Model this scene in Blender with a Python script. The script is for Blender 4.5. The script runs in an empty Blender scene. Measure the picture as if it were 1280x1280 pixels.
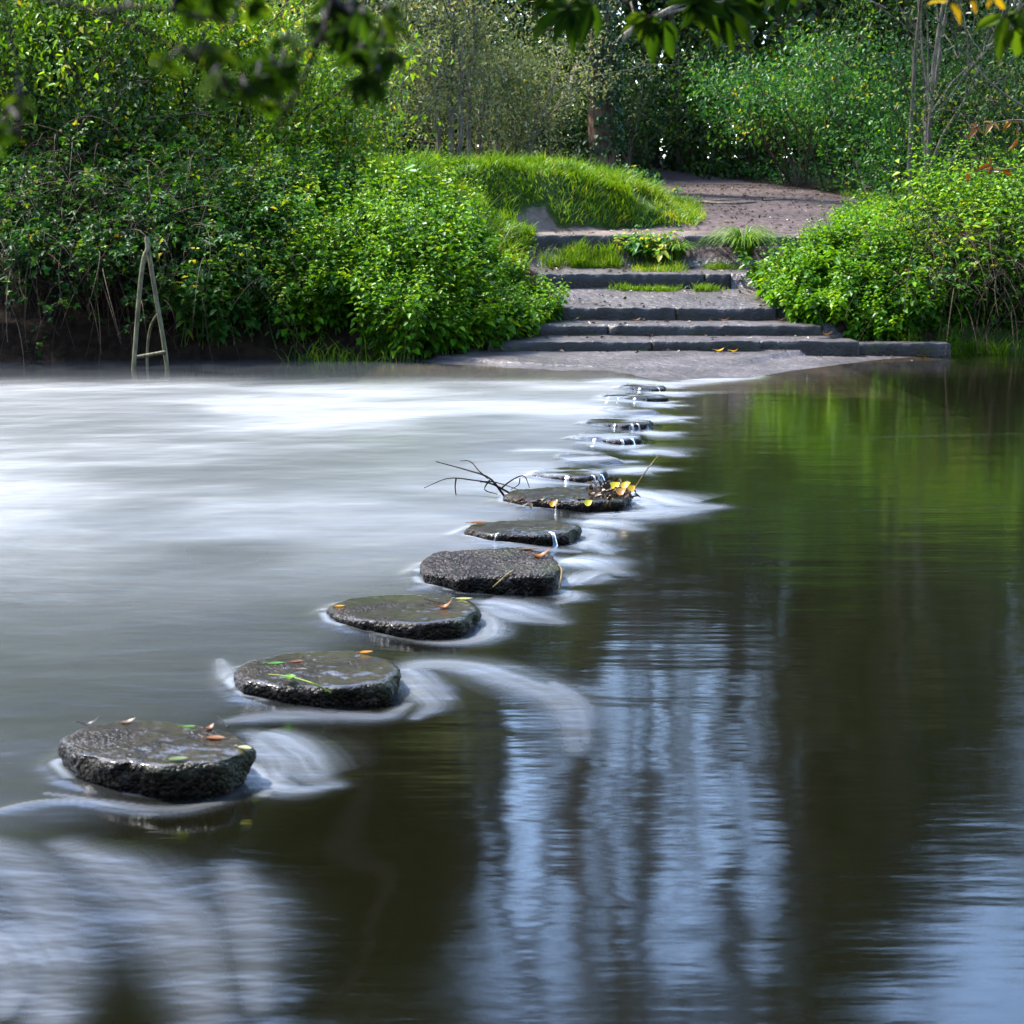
import bpy, math, random
import numpy as np
from mathutils import Vector
R = math.radians
rng = np.random.default_rng(7)
random.seed(7)
S = bpy.context.scene
COL = S.collection

# ------------------------------------------------------------------ camera
F = 2200.0; CH = 1.6; PITCH = math.atan(355.0 / F)
cp, sp = math.cos(PITCH), math.sin(PITCH)
def ray(x, y):
    a, b = x - 640.0, 640.0 - y
    return np.array([a, F * cp + b * sp, -F * sp + b * cp])
def P(x, y, z=0.0):            # a photo point lying on the level z
    r = ray(x, y); t = (z - CH) / r[2]
    return np.array([0, 0, CH]) + r * t
def PD(x, y, d):               # a photo point at distance d along +Y
    r = ray(x, y); t = d / r[1]
    return np.array([0, 0, CH]) + r * t
cam = bpy.data.cameras.new('camera'); co = bpy.data.objects.new('camera', cam); COL.objects.link(co)
co.location = (0, 0, CH); co.rotation_euler = (R(90) - PITCH, 0, 0)
cam.sensor_width = 36; cam.lens = F / 1280 * 36; cam.clip_start = .05; cam.clip_end = 600
cam.dof.use_dof = True; cam.dof.focus_distance = 11; cam.dof.aperture_fstop = 7.5
S.camera = co

# ------------------------------------------------------------------ numpy noise
def _hash(ix, iy, iz):
    h = (ix * 374761393 + iy * 668265263 + iz * 2147483647 ^ (ix * iy * 31 + iz * 97)) & 0xffffffff
    h = ((h ^ (h >> 13)) * 1274126177) & 0xffffffff
    return ((h ^ (h >> 16)) & 0xffff) / 65535.0
def noise(x, y, z=0.0):
    x, y, z = np.broadcast_arrays(np.asarray(x, float), np.asarray(y, float), np.asarray(z, float))
    ix, iy, iz = (np.floor(v).astype(np.int64) for v in (x, y, z))
    fx, fy, fz = x - ix, y - iy, z - iz
    fx, fy, fz = (v * v * (3 - 2 * v) for v in (fx, fy, fz))
    def c(a, b, d): return _hash(ix + a, iy + b, iz + d)
    x00 = c(0,0,0) * (1 - fx) + c(1,0,0) * fx; x10 = c(0,1,0) * (1 - fx) + c(1,1,0) * fx
    x01 = c(0,0,1) * (1 - fx) + c(1,0,1) * fx; x11 = c(0,1,1) * (1 - fx) + c(1,1,1) * fx
    a = x00 * (1 - fy) + x10 * fy; b = x01 * (1 - fy) + x11 * fy
    return a * (1 - fz) + b * fz
def fbm(x, y, z=0.0, o=4):
    s, a, f = 0, .5, 1.0
    for k in range(o):
        s = s + a * (noise(x * f + 17.3 * k, y * f - 9.1 * k, np.asarray(z) * f + 3.7 * k) - .5) * 2
        a *= .5; f *= 2.03
    return s
def ss(a, b, x):
    t = np.clip((np.asarray(x, float) - a) / (b - a), 0, 1); return t * t * (3 - 2 * t)
def unit(v): return v / np.maximum(np.linalg.norm(v, axis=-1, keepdims=True), 1e-9)

# ------------------------------------------------------------------ object helpers
def tag(o, label=None, cat=None, group=None, kind=None):
    if label: o['label'] = label
    if cat: o['category'] = cat
    if group: o['group'] = group
    if kind: o['kind'] = kind
    return o
def empty(name, loc, label, cat, group=None):
    o = bpy.data.objects.new(name, None); COL.objects.link(o); o.location = tuple(float(v) for v in loc)
    o.empty_display_size = .1
    return tag(o, label, cat, group)
def mesh(name, V, Fs, mat, parent=None, attrs=None, smooth=False, uv=None):
    """V (n,3); Fs a list of index arrays (m,k); world coordinates."""
    V = np.asarray(V, float)
    me = bpy.data.meshes.new(name)
    Fs = [np.asarray(f, np.int64) for f in Fs if len(f)]
    loops = np.concatenate([f.ravel() for f in Fs]); sizes = np.concatenate([np.full(len(f), f.shape[1]) for f in Fs])
    starts = np.concatenate([[0], np.cumsum(sizes)[:-1]])
    me.vertices.add(len(V)); me.loops.add(len(loops)); me.polygons.add(len(sizes))
    off = np.zeros(3)
    if parent is not None: off = np.array(parent.location) if parent.parent is None else np.array(parent.location) + np.array(parent.parent.location)
    me.vertices.foreach_set('co', (V - off).astype(np.float32).ravel())
    me.loops.foreach_set('vertex_index', loops.astype(np.int32))
    me.polygons.foreach_set('loop_start', starts.astype(np.int32))
    me.polygons.foreach_set('loop_total', sizes.astype(np.int32))
    if smooth: me.polygons.foreach_set('use_smooth', np.ones(len(sizes), bool))
    me.update(calc_edges=True)
    for k, a in (attrs or {}).items():
        at = me.attributes.new(k, 'FLOAT', 'POINT'); at.data.foreach_set('value', np.asarray(a, np.float32))
    if uv is not None:
        at = me.attributes.new('flow', 'FLOAT_VECTOR', 'POINT'); at.data.foreach_set('vector', np.asarray(uv, np.float32).ravel())
    me.materials.append(mat)
    o = bpy.data.objects.new(name, me); COL.objects.link(o)
    if parent is not None: o.parent = parent
    return o
class Acc:                      # gathers pieces of ONE part
    def __init__(s): s.v = []; s.q = []; s.t = []; s.n = 0; s.tint = []
    def add(s, V, Q=None, T=None, tint=0.5):
        V = np.asarray(V, float)
        if Q is not None and len(Q): s.q.append(np.asarray(Q) + s.n)
        if T is not None and len(T): s.t.append(np.asarray(T) + s.n)
        s.v.append(V); s.n += len(V)
        s.tint.append(np.broadcast_to(np.asarray(tint, float), (len(V),)))
    def build(s, name, mat, parent=None, smooth=False):
        Fs = []
        if s.q: Fs.append(np.concatenate(s.q))
        if s.t: Fs.append(np.concatenate(s.t))
        return mesh(name, np.concatenate(s.v), Fs, mat, parent, {'tint': np.concatenate(s.tint)}, smooth)
def tubes(PTS, RAD, sides=5):
    """PTS (n,k,3), RAD (n,k) -> verts, quads: n tubes."""
    PTS = np.asarray(PTS, float); RAD = np.asarray(RAD, float)
    n, k, _ = PTS.shape
    T = np.gradient(PTS, axis=1); T = unit(T)
    ref = np.where(np.abs(T[..., 2:3]) > .9, np.array([1., 0, 0]), np.array([0, 0, 1.]))
    ref = np.broadcast_to(ref[:, :1], T.shape)
    A = unit(np.cross(T, ref)); B = np.cross(T, A)
    a = np.arange(sides) * 2 * np.pi / sides
    V = PTS[:, :, None] + RAD[:, :, None, None] * (A[:, :, None] * np.cos(a)[:, None] + B[:, :, None] * np.sin(a)[:, None])
    idx = np.arange(n * k * sides).reshape(n, k, sides)
    i0 = idx[:, :-1]; i1 = idx[:, 1:]
    Q = np.stack([i0, np.roll(i0, -1, 2), np.roll(i1, -1, 2), i1], -1).reshape(-1, 4)
    return V.reshape(-1, 3), Q
def leaves(Pb, D, U, L, W, fold=.22, curl=.18):
    n = len(Pb)
    D = unit(D); Sd = unit(np.cross(D, U)); U = np.cross(Sd, D)
    L = np.broadcast_to(L, (n,))[:, None]; W = np.broadcast_to(W, (n,))[:, None]
    up = fold * W * U
    l1 = Pb + .3 * L * D + .5 * W * Sd + up; r1 = Pb + .3 * L * D - .5 * W * Sd + up
    l2 = Pb + .66 * L * D + .36 * W * Sd + up * .7 - .05 * L * U; r2 = Pb + .66 * L * D - .36 * W * Sd + up * .7 - .05 * L * U
    tip = Pb + L * D - curl * L * U
    V = np.stack([Pb, r1, r2, tip, l2, l1], 1).reshape(-1, 3)
    i = np.arange(n)[:, None] * 6
    Q = np.concatenate([i + np.array([0, 1, 2, 3]), i + np.array([0, 3, 4, 5])])
    return V, Q
def spline(pts, m=40):
    pts = np.asarray(pts, float)
    if len(pts) < 3: return pts[0] + (pts[-1] - pts[0]) * np.linspace(0, 1, m)[:, None]
    p = np.vstack([2 * pts[0] - pts[1], pts, 2 * pts[-1] - pts[-2]])
    u = np.linspace(0, len(pts) - 1 - 1e-6, m); k = u.astype(int); t = (u - k)[:, None]
    a, b, c, d = p[k], p[k + 1], p[k + 2], p[k + 3]
    return .5 * (2 * b + (c - a) * t + (2 * a - 5 * b + 4 * c - d) * t ** 2 + (3 * b - a - 3 * c + d) * t ** 3)

# ------------------------------------------------------------------ materials
def nt(name):
    m = bpy.data.materials.new(name); m.use_nodes = True; n = m.node_tree; n.nodes.clear()
    out = n.nodes.new('ShaderNodeOutputMaterial')
    def N(t, **kw):
        x = n.nodes.new('ShaderNode' + t)
        for k, v in kw.items():
            if hasattr(x, k): setattr(x, k, v)
        return x
    def L(a, b): n.links.new(a, b)
    return m, n, N, L, out
def ramp(N, stops):
    r = N('ValToRGB'); e = r.color_ramp.elements
    while len(e) < len(stops): e.new(.5)
    for el, (p, c) in zip(e, stops): el.position = p; el.color = (*c, 1)
    return r
def leaf_mat(name, stops, trans=.35, rough=.42, tcol=(1.3, 1.1, .4), spec=.22, k=.6):
    stops = [(a, tuple(v * k for v in c)) for a, c in stops]
    m, n, N, L, out = nt(name)
    at = N('Attribute', attribute_name='tint'); r = ramp(N, stops); L(at.outputs['Fac'], r.inputs[0])
    p = N('BsdfPrincipled'); p.inputs['Roughness'].default_value = rough; p.inputs['Specular IOR Level'].default_value = spec
    L(r.outputs[0], p.inputs['Base Color'])
    mx = N('Mix', data_type='RGBA', blend_type='MULTIPLY'); mx.inputs[0].default_value = 1
    L(r.outputs[0], mx.inputs[6]); mx.inputs[7].default_value = (*tcol, 1)
    t = N('BsdfTranslucent'); L(mx.outputs[2], t.inputs[0])
    ms = N('MixShader'); ms.inputs[0].default_value = trans
    L(p.outputs[0], ms.inputs[1]); L(t.outputs[0], ms.inputs[2]); L(ms.outputs[0], out.inputs[0])
    return m
M = {}
M['nettle'] = leaf_mat('nettle_leaf', [(0, (.010, .045, .004)), (.35, (.045, .15, .006)), (.75, (.11, .28, .008)), (1, (.23, .37, .012))], k=.85, trans=.36)
M['bramble'] = leaf_mat('bramble_leaf', [(0, (.006, .03, .006)), (.5, (.022, .09, .010)), (.82, (.075, .20, .012)), (.93, (.22, .3, .02)), (1, (.45, .36, .03))], rough=.5, spec=.12, k=.8)
M['shrub'] = leaf_mat('shrub_leaf', [(0, (.015, .055, .005)), (.5, (.07, .18, .008)), (.93, (.20, .36, .014)), (1, (.42, .38, .03))], trans=.45, k=.85)
M['hazel'] = leaf_mat('hazel_leaf', [(0, (.01, .05, .014)), (.5, (.035, .14, .022)), (.86, (.09, .24, .03)), (1, (.35, .36, .03))], trans=.42, k=.85)
M['dark_leaf'] = leaf_mat('dark_leaf', [(0, (.008, .026, .008)), (.6, (.02, .06, .014)), (.95, (.05, .11, .02)), (1, (.2, .2, .03))], rough=.5, spec=.14, k=.8)
M['grey_leaf'] = leaf_mat('willow_leaf', [(0, (.045, .08, .035)), (.6, (.12, .17, .08)), (1, (.27, .28, .17))], trans=.45, k=1.0)
M['ivy'] = leaf_mat('ivy_leaf', [(0, (.012, .04, .012)), (.7, (.03, .085, .02)), (1, (.08, .17, .03))], trans=.15, rough=.35)
M['grass'] = leaf_mat('grass_blade', [(0, (.04, .12, .006)), (.6, (.13, .27, .012)), (.9, (.24, .36, .025)), (1, (.36, .32, .09))], trans=.35, rough=.5, k=.75)
M['chestnut'] = leaf_mat('overhanging_leaf', [(0, (.006, .016, .002)), (.6, (.016, .045, .003)), (.92, (.05, .09, .006)), (1, (.16, .11, .01))], trans=.6, rough=.7, spec=.06, k=1.1)
M['yellow'] = leaf_mat('yellow_leaf', [(0, (.30, .13, .008)), (.6, (.45, .28, .01)), (1, (.5, .4, .02))], trans=.35, k=.8)
M['orange'] = leaf_mat('orange_leaf', [(0, (.10, .035, .008)), (.6, (.20, .075, .012)), (1, (.28, .14, .025))], trans=.25, k=.8)
M['dead'] = leaf_mat('dead_leaf', [(0, (.05, .025, .012)), (.5, (.14, .07, .03)), (1, (.28, .19, .10))], trans=.1, rough=.4, k=.28)
M['wood_far'] = leaf_mat('woodland_leaf', [(0, (.006, .024, .004)), (.5, (.026, .075, .008)), (.9, (.09, .17, .015)), (1, (.22, .23, .03))], trans=.35, k=.5)

def bark_mat(name, a, b, sc=9.0, rough=.75):
    m, n, N, L, out = nt(name)
    tc = N('TexCoord'); mp = N('Mapping'); mp.inputs['Scale'].default_value = (sc, sc, sc * .25); L(tc.outputs['Object'], mp.inputs[0])
    no = N('TexNoise'); no.inputs['Scale'].default_value = 2.0; no.inputs['Detail'].default_value = 6; L(mp.outputs[0], no.inputs[0])
    r = ramp(N, [(.3, a), (.7, b)]); L(no.outputs[0], r.inputs[0])
    p = N('BsdfPrincipled'); p.inputs['Roughness'].default_value = rough; p.inputs['Specular IOR Level'].default_value = .15; L(r.outputs[0], p.inputs['Base Color'])
    bu = N('Bump'); bu.inputs['Strength'].default_value = .7; bu.inputs['Distance'].default_value = .03; L(no.outputs[0], bu.inputs['Height']); L(bu.outputs[0], p.inputs['Normal'])
    L(p.outputs[0], out.inputs[0]); return m
M['bark'] = bark_mat('tree_bark', (.02, .014, .01), (.085, .062, .042))
M['bark_pale'] = bark_mat('pale_bark', (.05, .04, .028), (.18, .145, .10))
M['cane'] = bark_mat('dry_cane', (.013, .008, .005), (.075, .048, .030), 20)
M['bark_brown'] = bark_mat('brown_bark', (.035, .02, .012), (.15, .095, .06))
M['stem'] = bark_mat('green_stem', (.04, .07, .015), (.10, .15, .03), 20, .5)
M['twig'] = bark_mat('wet_twig', (.005, .004, .003), (.018, .013, .010), 20, .85)
M['straw'] = bark_mat('straw_stem', (.07, .05, .016), (.17, .125, .045), 20, .6)
M['metal'] = bark_mat('weathered_metal', (.05, .042, .02), (.17, .15, .085), 14, .55)

def stone_mat(name, film, pebble, base=((.0012, .0008, .0005), (.007, .0045, .003), (.04, .03, .022))):
    m, n, N, L, out = nt(name)
    tc = N('TexCoord')
    v = N('TexVoronoi'); v.inputs['Scale'].default_value = 72; v.inputs['Randomness'].default_value = 1; L(tc.outputs['Object'], v.inputs['Vector'])
    v2 = N('TexVoronoi'); v2.inputs['Scale'].default_value = 150; L(tc.outputs['Object'], v2.inputs['Vector'])
    no = N('TexNoise'); no.inputs['Scale'].default_value = 7; no.inputs['Detail'].default_value = 8; L(tc.outputs['Object'], no.inputs['Vector'])
    sep = N('SeparateColor'); L(v.outputs['Color'], sep.inputs[0])
    mxv = N('Math', operation='MULTIPLY_ADD'); L(no.outputs[0], mxv.inputs[0]); mxv.inputs[1].default_value = .55
    ml = N('Math', operation='MULTIPLY'); L(sep.outputs[0], ml.inputs[0]); ml.inputs[1].default_value = .5; L(ml.outputs[0], mxv.inputs[2])
    r = ramp(N, [(.18, base[0]), (.55, base[1]), (.88, base[2])]); L(mxv.outputs[0], r.inputs[0])
    # green algae in patches low on the stone
    al = N('TexNoise'); al.inputs['Scale'].default_value = 5; al.inputs['Detail'].default_value = 5; L(tc.outputs['Object'], al.inputs['Vector'])
    alr = N('MapRange'); alr.inputs[1].default_value = .55; alr.inputs[2].default_value = .75; L(al.outputs[0], alr.inputs[0])
    alm = N('Math', operation='MULTIPLY'); L(alr.outputs[0], alm.inputs[0]); alm.inputs[1].default_value = .45
    mc = N('Mix', data_type='RGBA'); L(alm.outputs[0], mc.inputs[0]); L(r.outputs[0], mc.inputs[6]); mc.inputs[7].default_value = (.022, .035, .008, 1)
    # the wet film lies on the upward faces
    g = N('NewGeometry'); sx = N('SeparateXYZ'); L(g.outputs['True Normal'], sx.inputs[0])
    fm = N('MapRange'); fm.inputs[1].default_value = .8; fm.inputs[2].default_value = .97; fm.inputs[4].default_value = film; L(sx.outputs[2], fm.inputs[0])
    fn = N('TexNoise'); fn.inputs['Scale'].default_value = 4.5; fn.inputs['Detail'].default_value = 3; L(tc.outputs['Object'], fn.inputs['Vector'])
    fr = N('MapRange'); fr.inputs[1].default_value = .36; fr.inputs[2].default_value = .52; L(fn.outputs[0], fr.inputs[0])
    ff = N('Math', operation='MULTIPLY'); L(fm.outputs[0], ff.inputs[0]); L(fr.outputs[0], ff.inputs[1])
    inv = N('Math', operation='SUBTRACT'); inv.inputs[0].default_value = 1; L(ff.outputs[0], inv.inputs[1])
    bs = N('Math', operation='MULTIPLY'); L(inv.outputs[0], bs.inputs[0]); bs.inputs[1].default_value = pebble
    bu = N('Bump'); bu.inputs['Distance'].default_value = .012; bu.invert = True; L(bs.outputs[0], bu.inputs['Strength']); L(v.outputs['Distance'], bu.inputs['Height'])
    bu2 = N('Bump'); bu2.inputs['Distance'].default_value = .005; bu2.inputs['Strength'].default_value = .5; bu2.invert = True; L(v2.outputs['Distance'], bu2.inputs['Height']); L(bu.outputs[0], bu2.inputs['Normal'])
    sl = N('TexNoise'); mp = N('Mapping'); mp.inputs['Scale'].default_value = (2, 7, 4); L(tc.outputs['Object'], mp.inputs[0]); L(mp.outputs[0], sl.inputs['Vector']); sl.inputs['Scale'].default_value = 3; sl.inputs['Detail'].default_value = 3
    bu3 = N('Bump'); bu3.inputs['Distance'].default_value = .02; bu3.inputs['Strength'].default_value = .1; L(sl.outputs[0], bu3.inputs['Height'])
    mt = N('Mix', data_type='RGBA'); tf = N('Math', operation='MULTIPLY'); L(fm.outputs[0], tf.inputs[0]); tf.inputs[1].default_value = .6; L(tf.outputs[0], mt.inputs[0]); L(mc.outputs[2], mt.inputs[6])
    silt = ramp(N, [(.3, (.005, .0035, .002)), (.62, (.022, .0155, .009))]); L(no.outputs[0], silt.inputs[0]); L(silt.outputs[0], mt.inputs[7])
    p = N('BsdfPrincipled'); L(mt.outputs[2], p.inputs['Base Color']); L(bu2.outputs[0], p.inputs['Normal'])
    p.inputs['Roughness'].default_value = .36; p.inputs['Specular IOR Level'].default_value = .1
    L(ff.outputs[0], p.inputs['Coat Weight']); p.inputs['Coat Roughness'].default_value = .12; p.inputs['Coat IOR'].default_value = 1.33; L(bu3.outputs[0], p.inputs['Coat Normal'])
    L(p.outputs[0], out.inputs[0]); return m
M['stone_film'] = stone_mat('wet_stone_with_film', 1.0, .6)
M['stone_pebble'] = stone_mat('pebbly_stone', 0.12, .8, ((.0016, .0011, .0008), (.008, .0054, .0042), (.062, .046, .040)))
def kerb_mat():
    m, n, N, L, out = nt('kerb_stone')
    tc = N('TexCoord'); no = N('TexNoise'); no.inputs['Scale'].default_value = 3; no.inputs['Detail'].default_value = 9; L(tc.outputs['Object'], no.inputs['Vector'])
    n2 = N('TexNoise'); n2.inputs['Scale'].default_value = 30; n2.inputs['Detail'].default_value = 4; L(tc.outputs['Object'], n2.inputs['Vector'])
    r = ramp(N, [(.3, (.016, .013, .012)), (.6, (.055, .048, .05)), (.8, (.12, .105, .105))]); L(no.outputs[0], r.inputs[0])
    # near-black brown towards the vertical faces, then green moss in patches
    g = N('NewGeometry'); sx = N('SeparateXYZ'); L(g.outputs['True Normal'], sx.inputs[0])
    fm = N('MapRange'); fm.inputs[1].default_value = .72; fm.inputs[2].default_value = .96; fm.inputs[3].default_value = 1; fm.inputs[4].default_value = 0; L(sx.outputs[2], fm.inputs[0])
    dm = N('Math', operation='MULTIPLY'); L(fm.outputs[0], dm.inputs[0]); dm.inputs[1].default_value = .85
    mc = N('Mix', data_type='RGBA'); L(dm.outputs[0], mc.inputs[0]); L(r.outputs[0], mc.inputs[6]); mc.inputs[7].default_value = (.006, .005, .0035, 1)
    ms = N('MapRange'); ms.inputs[1].default_value = .54; ms.inputs[2].default_value = .68; ms.inputs[4].default_value = .75; n3 = N('TexNoise'); n3.inputs['Scale'].default_value = 4.5; n3.inputs['Detail'].default_value = 7; L(tc.outputs['Object'], n3.inputs['Vector']); L(n3.outputs[0], ms.inputs[0])
    m2 = N('Mix', data_type='RGBA'); L(ms.outputs[0], m2.inputs[0]); L(mc.outputs[2], m2.inputs[6]); m2.inputs[7].default_value = (.020, .026, .007, 1); mc = m2
    p = N('BsdfPrincipled'); p.inputs['Roughness'].default_value = .48; p.inputs['Specular IOR Level'].default_value = .3; L(mc.outputs[2], p.inputs['Base Color'])
    bu = N('Bump'); bu.inputs['Strength'].default_value = .6; bu.inputs['Distance'].default_value = .02; L(n2.outputs[0], bu.inputs['Height']); L(bu.outputs[0], p.inputs['Normal'])
    L(p.outputs[0], out.inputs[0]); return m
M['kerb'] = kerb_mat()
def ground_mat():
    m, n, N, L, out = nt('ground_soil')
    tc = N('TexCoord')
    def tex(s, d=6):
        x = N('TexNoise'); x.inputs['Scale'].default_value = s; x.inputs['Detail'].default_value = d; L(tc.outputs['Object'], x.inputs['Vector']); return x
    a = tex(1.3, 9); b = tex(9, 7); c = tex(60, 3)
    soil = ramp(N, [(.3, (.004, .0025, .0015)), (.7, (.02, .012, .007))]); L(b.outputs[0], soil.inputs[0])
    path = ramp(N, [(.3, (.028, .021, .02)), (.55, (.062, .047, .045)), (.75, (.105, .082, .08))]); L(b.outputs[0], path.inputs[0])
    sand = ramp(N, [(.3, (.06, .045, .036)), (.7, (.15, .12, .10))]); L(a.outputs[0], sand.inputs[0])
    grs = ramp(N, [(.3, (.012, .022, .005)), (.7, (.03, .05, .008))]); L(b.outputs[0], grs.inputs[0])
    wet = ramp(N, [(.3, (.02, .015, .012)), (.55, (.052, .043, .042)), (.8, (.095, .08, .078))]); L(a.outputs[0], wet.inputs[0])
    def mixa(prev, nxt, name):
        at = N('Attribute', attribute_name=name)
        ad = N('Math', operation='MULTIPLY_ADD'); L(a.outputs[0], ad.inputs[0]); ad.inputs[1].default_value = .5; L(at.outputs['Fac'], ad.inputs[2])
        mr = N('MapRange'); mr.inputs[1].default_value = .6; mr.inputs[2].default_value = .9; L(ad.outputs[0], mr.inputs[0])
        mx = N('Mix', data_type='RGBA'); L(mr.outputs[0], mx.inputs[0]); L(prev, mx.inputs[6]); L(nxt, mx.inputs[7]); return mx.outputs[2], mr
    o, _ = mixa(soil.outputs[0], grs.outputs[0], 'grass')
    o, _ = mixa(o, path.outputs[0], 'path')
    o, _ = mixa(o, sand.outputs[0], 'sand')
    o, wf = mixa(o, wet.outputs[0], 'wet')
    p = N('BsdfPrincipled'); L(o, p.inputs['Base Color'])
    sm = N('MapRange'); sm.inputs[3].default_value = .08; sm.inputs[4].default_value = .45; L(wf.outputs[0], sm.inputs[0]); L(sm.outputs[0], p.inputs['Specular IOR Level'])
    rr = N('MapRange'); rr.inputs[3].default_value = .85; rr.inputs[4].default_value = .4; L(wf.outputs[0], rr.inputs[0]); L(rr.outputs[0], p.inputs['Roughness'])
    bu = N('Bump'); bu.inputs['Strength'].default_value = .9; bu.inputs['Distance'].default_value = .06; L(b.outputs[0], bu.inputs['Height'])
    b2 = N('Bump'); b2.inputs['Strength'].default_value = .5; b2.inputs['Distance'].default_value = .015; L(c.outputs[0], b2.inputs['Height']); L(bu.outputs[0], b2.inputs['Normal'])
    L(b2.outputs[0], p.inputs['Normal']); L(p.outputs[0], out.inputs[0]); return m
M['ground'] = ground_mat()

# ------------------------------------------------------------------ terrain
SH = np.array([P(x, y)[:2] for x, y in [(-400, 452), (0, 453), (240, 451), (430, 449), (490, 453), (530, 461), (640, 469), (800, 474), (930, 471), (985, 461), (1090, 448), (1190, 440), (1290, 438), (1700, 436)]])
def shore(X): return np.interp(X, SH[:, 0], SH[:, 1])
ZP = np.array([(18.6, 0), (22.0, .085), (22.1, .10), (22.16, .20), (22.8, .22), (22.9, .24), (22.96, .36), (23.6, .38), (23.68, .40), (23.74, .545), (25.1, .73), (25.25, .75), (25.32, .95), (26.3, 1.03), (26.65, 1.45), (28, 1.6), (38, 2.42), (50, 3.15), (70, 4.2), (120, 6)])
XL = np.array([(21, -1.6), (22, -.32), (22.9, .22), (23.7, .55), (25.3, .5), (26.6, .35), (27.4, .3), (28.2, 2.9), (30, 3.3), (38, 3.1), (50, 3.3), (120, 5)])
XR = np.array([(21, 3.9), (22, 5.6), (22.9, 4.1), (23.7, 3.55), (25.3, 3.4), (26.6, 4.2), (28, 5.1), (33, 6.8), (38, 6.2), (45, 5.2), (55, 4.8), (120, 8)])
def H(X, Y, detail=True):
    X = np.asarray(X, float); Y = np.asarray(Y, float)
    s = Y - shore(X)
    mid = np.interp(Y, ZP[:, 0], ZP[:, 1])
    mid = np.where(s < 1.2, np.minimum(mid, np.where(s > 0, .022 * s, s * .03)), mid)
    xl = np.interp(Y, XL[:, 0], XL[:, 1]); xr = np.interp(Y, XR[:, 0], XR[:, 1])
    # left bank: undercut mud, then a slope, then the mound
    dl = xl - X
    s2 = np.maximum(s, 0)
    lb = .45 * ss(0, .35, s2) + .75 * ss(.3, 1.5, s2) + .7 * ss(1.2, 3.5, s2) + .42 * ss(3.5, 7, s2)
    left = np.maximum(mid * ss(18, 24, Y), mid + (lb - mid) * ss(-.05, 2.2, dl)) 
    md = .18 * np.exp(-((X + .8) / 3.0) ** 2 - ((Y - 30.3) / 2.6) ** 2) * ss(0, 2.6, dl) + .1 * ss(0, .8, dl) * ss(26.4, 27.2, Y) * ss(34, 29, Y)
    left = left + md
    left = np.where((s < 0), s * .12, left)
    rb = .3 * ss(0, .3, s2) + .72 * ss(.2, 1.8, s2) + .5 * ss(1.5, 4, s2) + .3 * ss(4, 8, s2)
    dr = X - xr
    right = np.maximum(mid, mid + (np.maximum(rb, mid * .98) - mid) * ss(-.05, 1.6, dr)) + .08 * ss(.2, 2.5, dr) * ss(22.5, 26, Y)
    right = np.where(s < 0, s * .12, right)
    z = np.where(X < xl, left, np.where(X > xr, right, mid))
    z = np.where(s < 0, np.maximum(z, -.75), z)
    # the near bank behind the camera
    nb = 1.6 - Y
    z = np.where(Y < 6, np.maximum(z, -.75 + .9 * ss(-1.2, 1.2, nb) + .3 * ss(1, 8, nb)), z)
    z = z + np.where(Y > 45, .0, 0)
    if detail:
        out = ss(0, .5, np.maximum(dl, dr))
        z = z + fbm(X * 1.1, Y * 1.1) * .10 * out * ss(.1, .8, s) + fbm(X * 4, Y * 4) * (.025 * out + .012) * ss(-.3, .3, s)
    return z
xs = np.unique(np.round(np.concatenate([np.linspace(-90, -12, 30), np.linspace(-12, -5, 50), np.linspace(-5, 8, 190), np.linspace(8, 14, 40), np.linspace(14, 90, 30)]), 4))
ys = np.unique(np.round(np.concatenate([np.linspace(-40, 0, 14), np.linspace(0, 18, 40), np.linspace(18, 21, 50), np.linspace(21, 28.5, 150), np.linspace(28.5, 42, 110), np.linspace(42, 150, 50)]), 4))
GX, GY = np.meshgrid(xs, ys)
GZ = H(GX, GY)
gxl = np.interp(GY, XL[:, 0], XL[:, 1]); gxr = np.interp(GY, XR[:, 0], XR[:, 1])
inside = np.minimum(GX - gxl, gxr - GX)
a_path = ss(-.35, .25, inside + fbm(GX * 1.3, GY * 1.3) * .4) * ss(21.8, 22.1, GY)
a_wet = ss(.2, -.2, GY - 26.4) * ss(-.3, .1, inside) * ss(17, 18.4, GY)
a_wet = np.maximum(a_wet, ss(-1.2, .3, GX - gxl) * ss(1.5, .5, GX - gxr) * ss(22.2, 22.0, GY) * ss(17, 18.4, GY))
sandf = np.exp(-((GX - 1.6) / 1.5) ** 2 - ((GY - 27.25) / .55) ** 2)
sandf = np.maximum(sandf, np.exp(-((GX + .9) / .5) ** 2 - ((GY - 26.6) / .5) ** 2) * .9)
a_sand = ss(.28, .58, sandf + fbm(GX * 2.5, GY * 2.5) * .4)
a_grass = np.where(GX < gxl, ss(25.5, 26.6, GY), 0) * (1 - a_path) * (1 - a_sand * .8) * ss(36, 33, GY)
a_grass = np.maximum(a_grass, ss(.2, .8, GX - gxr) * .7 * ss(22.5, 23.5, GY) * ss(45, 36, GY))
V = np.stack([GX, GY, GZ], -1).reshape(-1, 3)
ny, nx = GX.shape
ii = np.arange(ny * nx).reshape(ny, nx)
Q = np.stack([ii[:-1, :-1], ii[:-1, 1:], ii[1:, 1:], ii[1:, :-1]], -1).reshape(-1, 4)
cen = V[Q].mean(1)
attr = dict(path=a_path.ravel(), wet=a_wet.ravel(), sand=a_sand.ravel(), grass=a_grass.ravel())
fp = attr['path'][Q].mean(1)
is_path = (fp > .5) & (cen[:, 1] > 26.5)
is_beach = (~is_path) & (attr['wet'][Q].mean(1) > .5) & (cen[:, 1] < 26.5) & (cen[:, 1] > 18)
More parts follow.
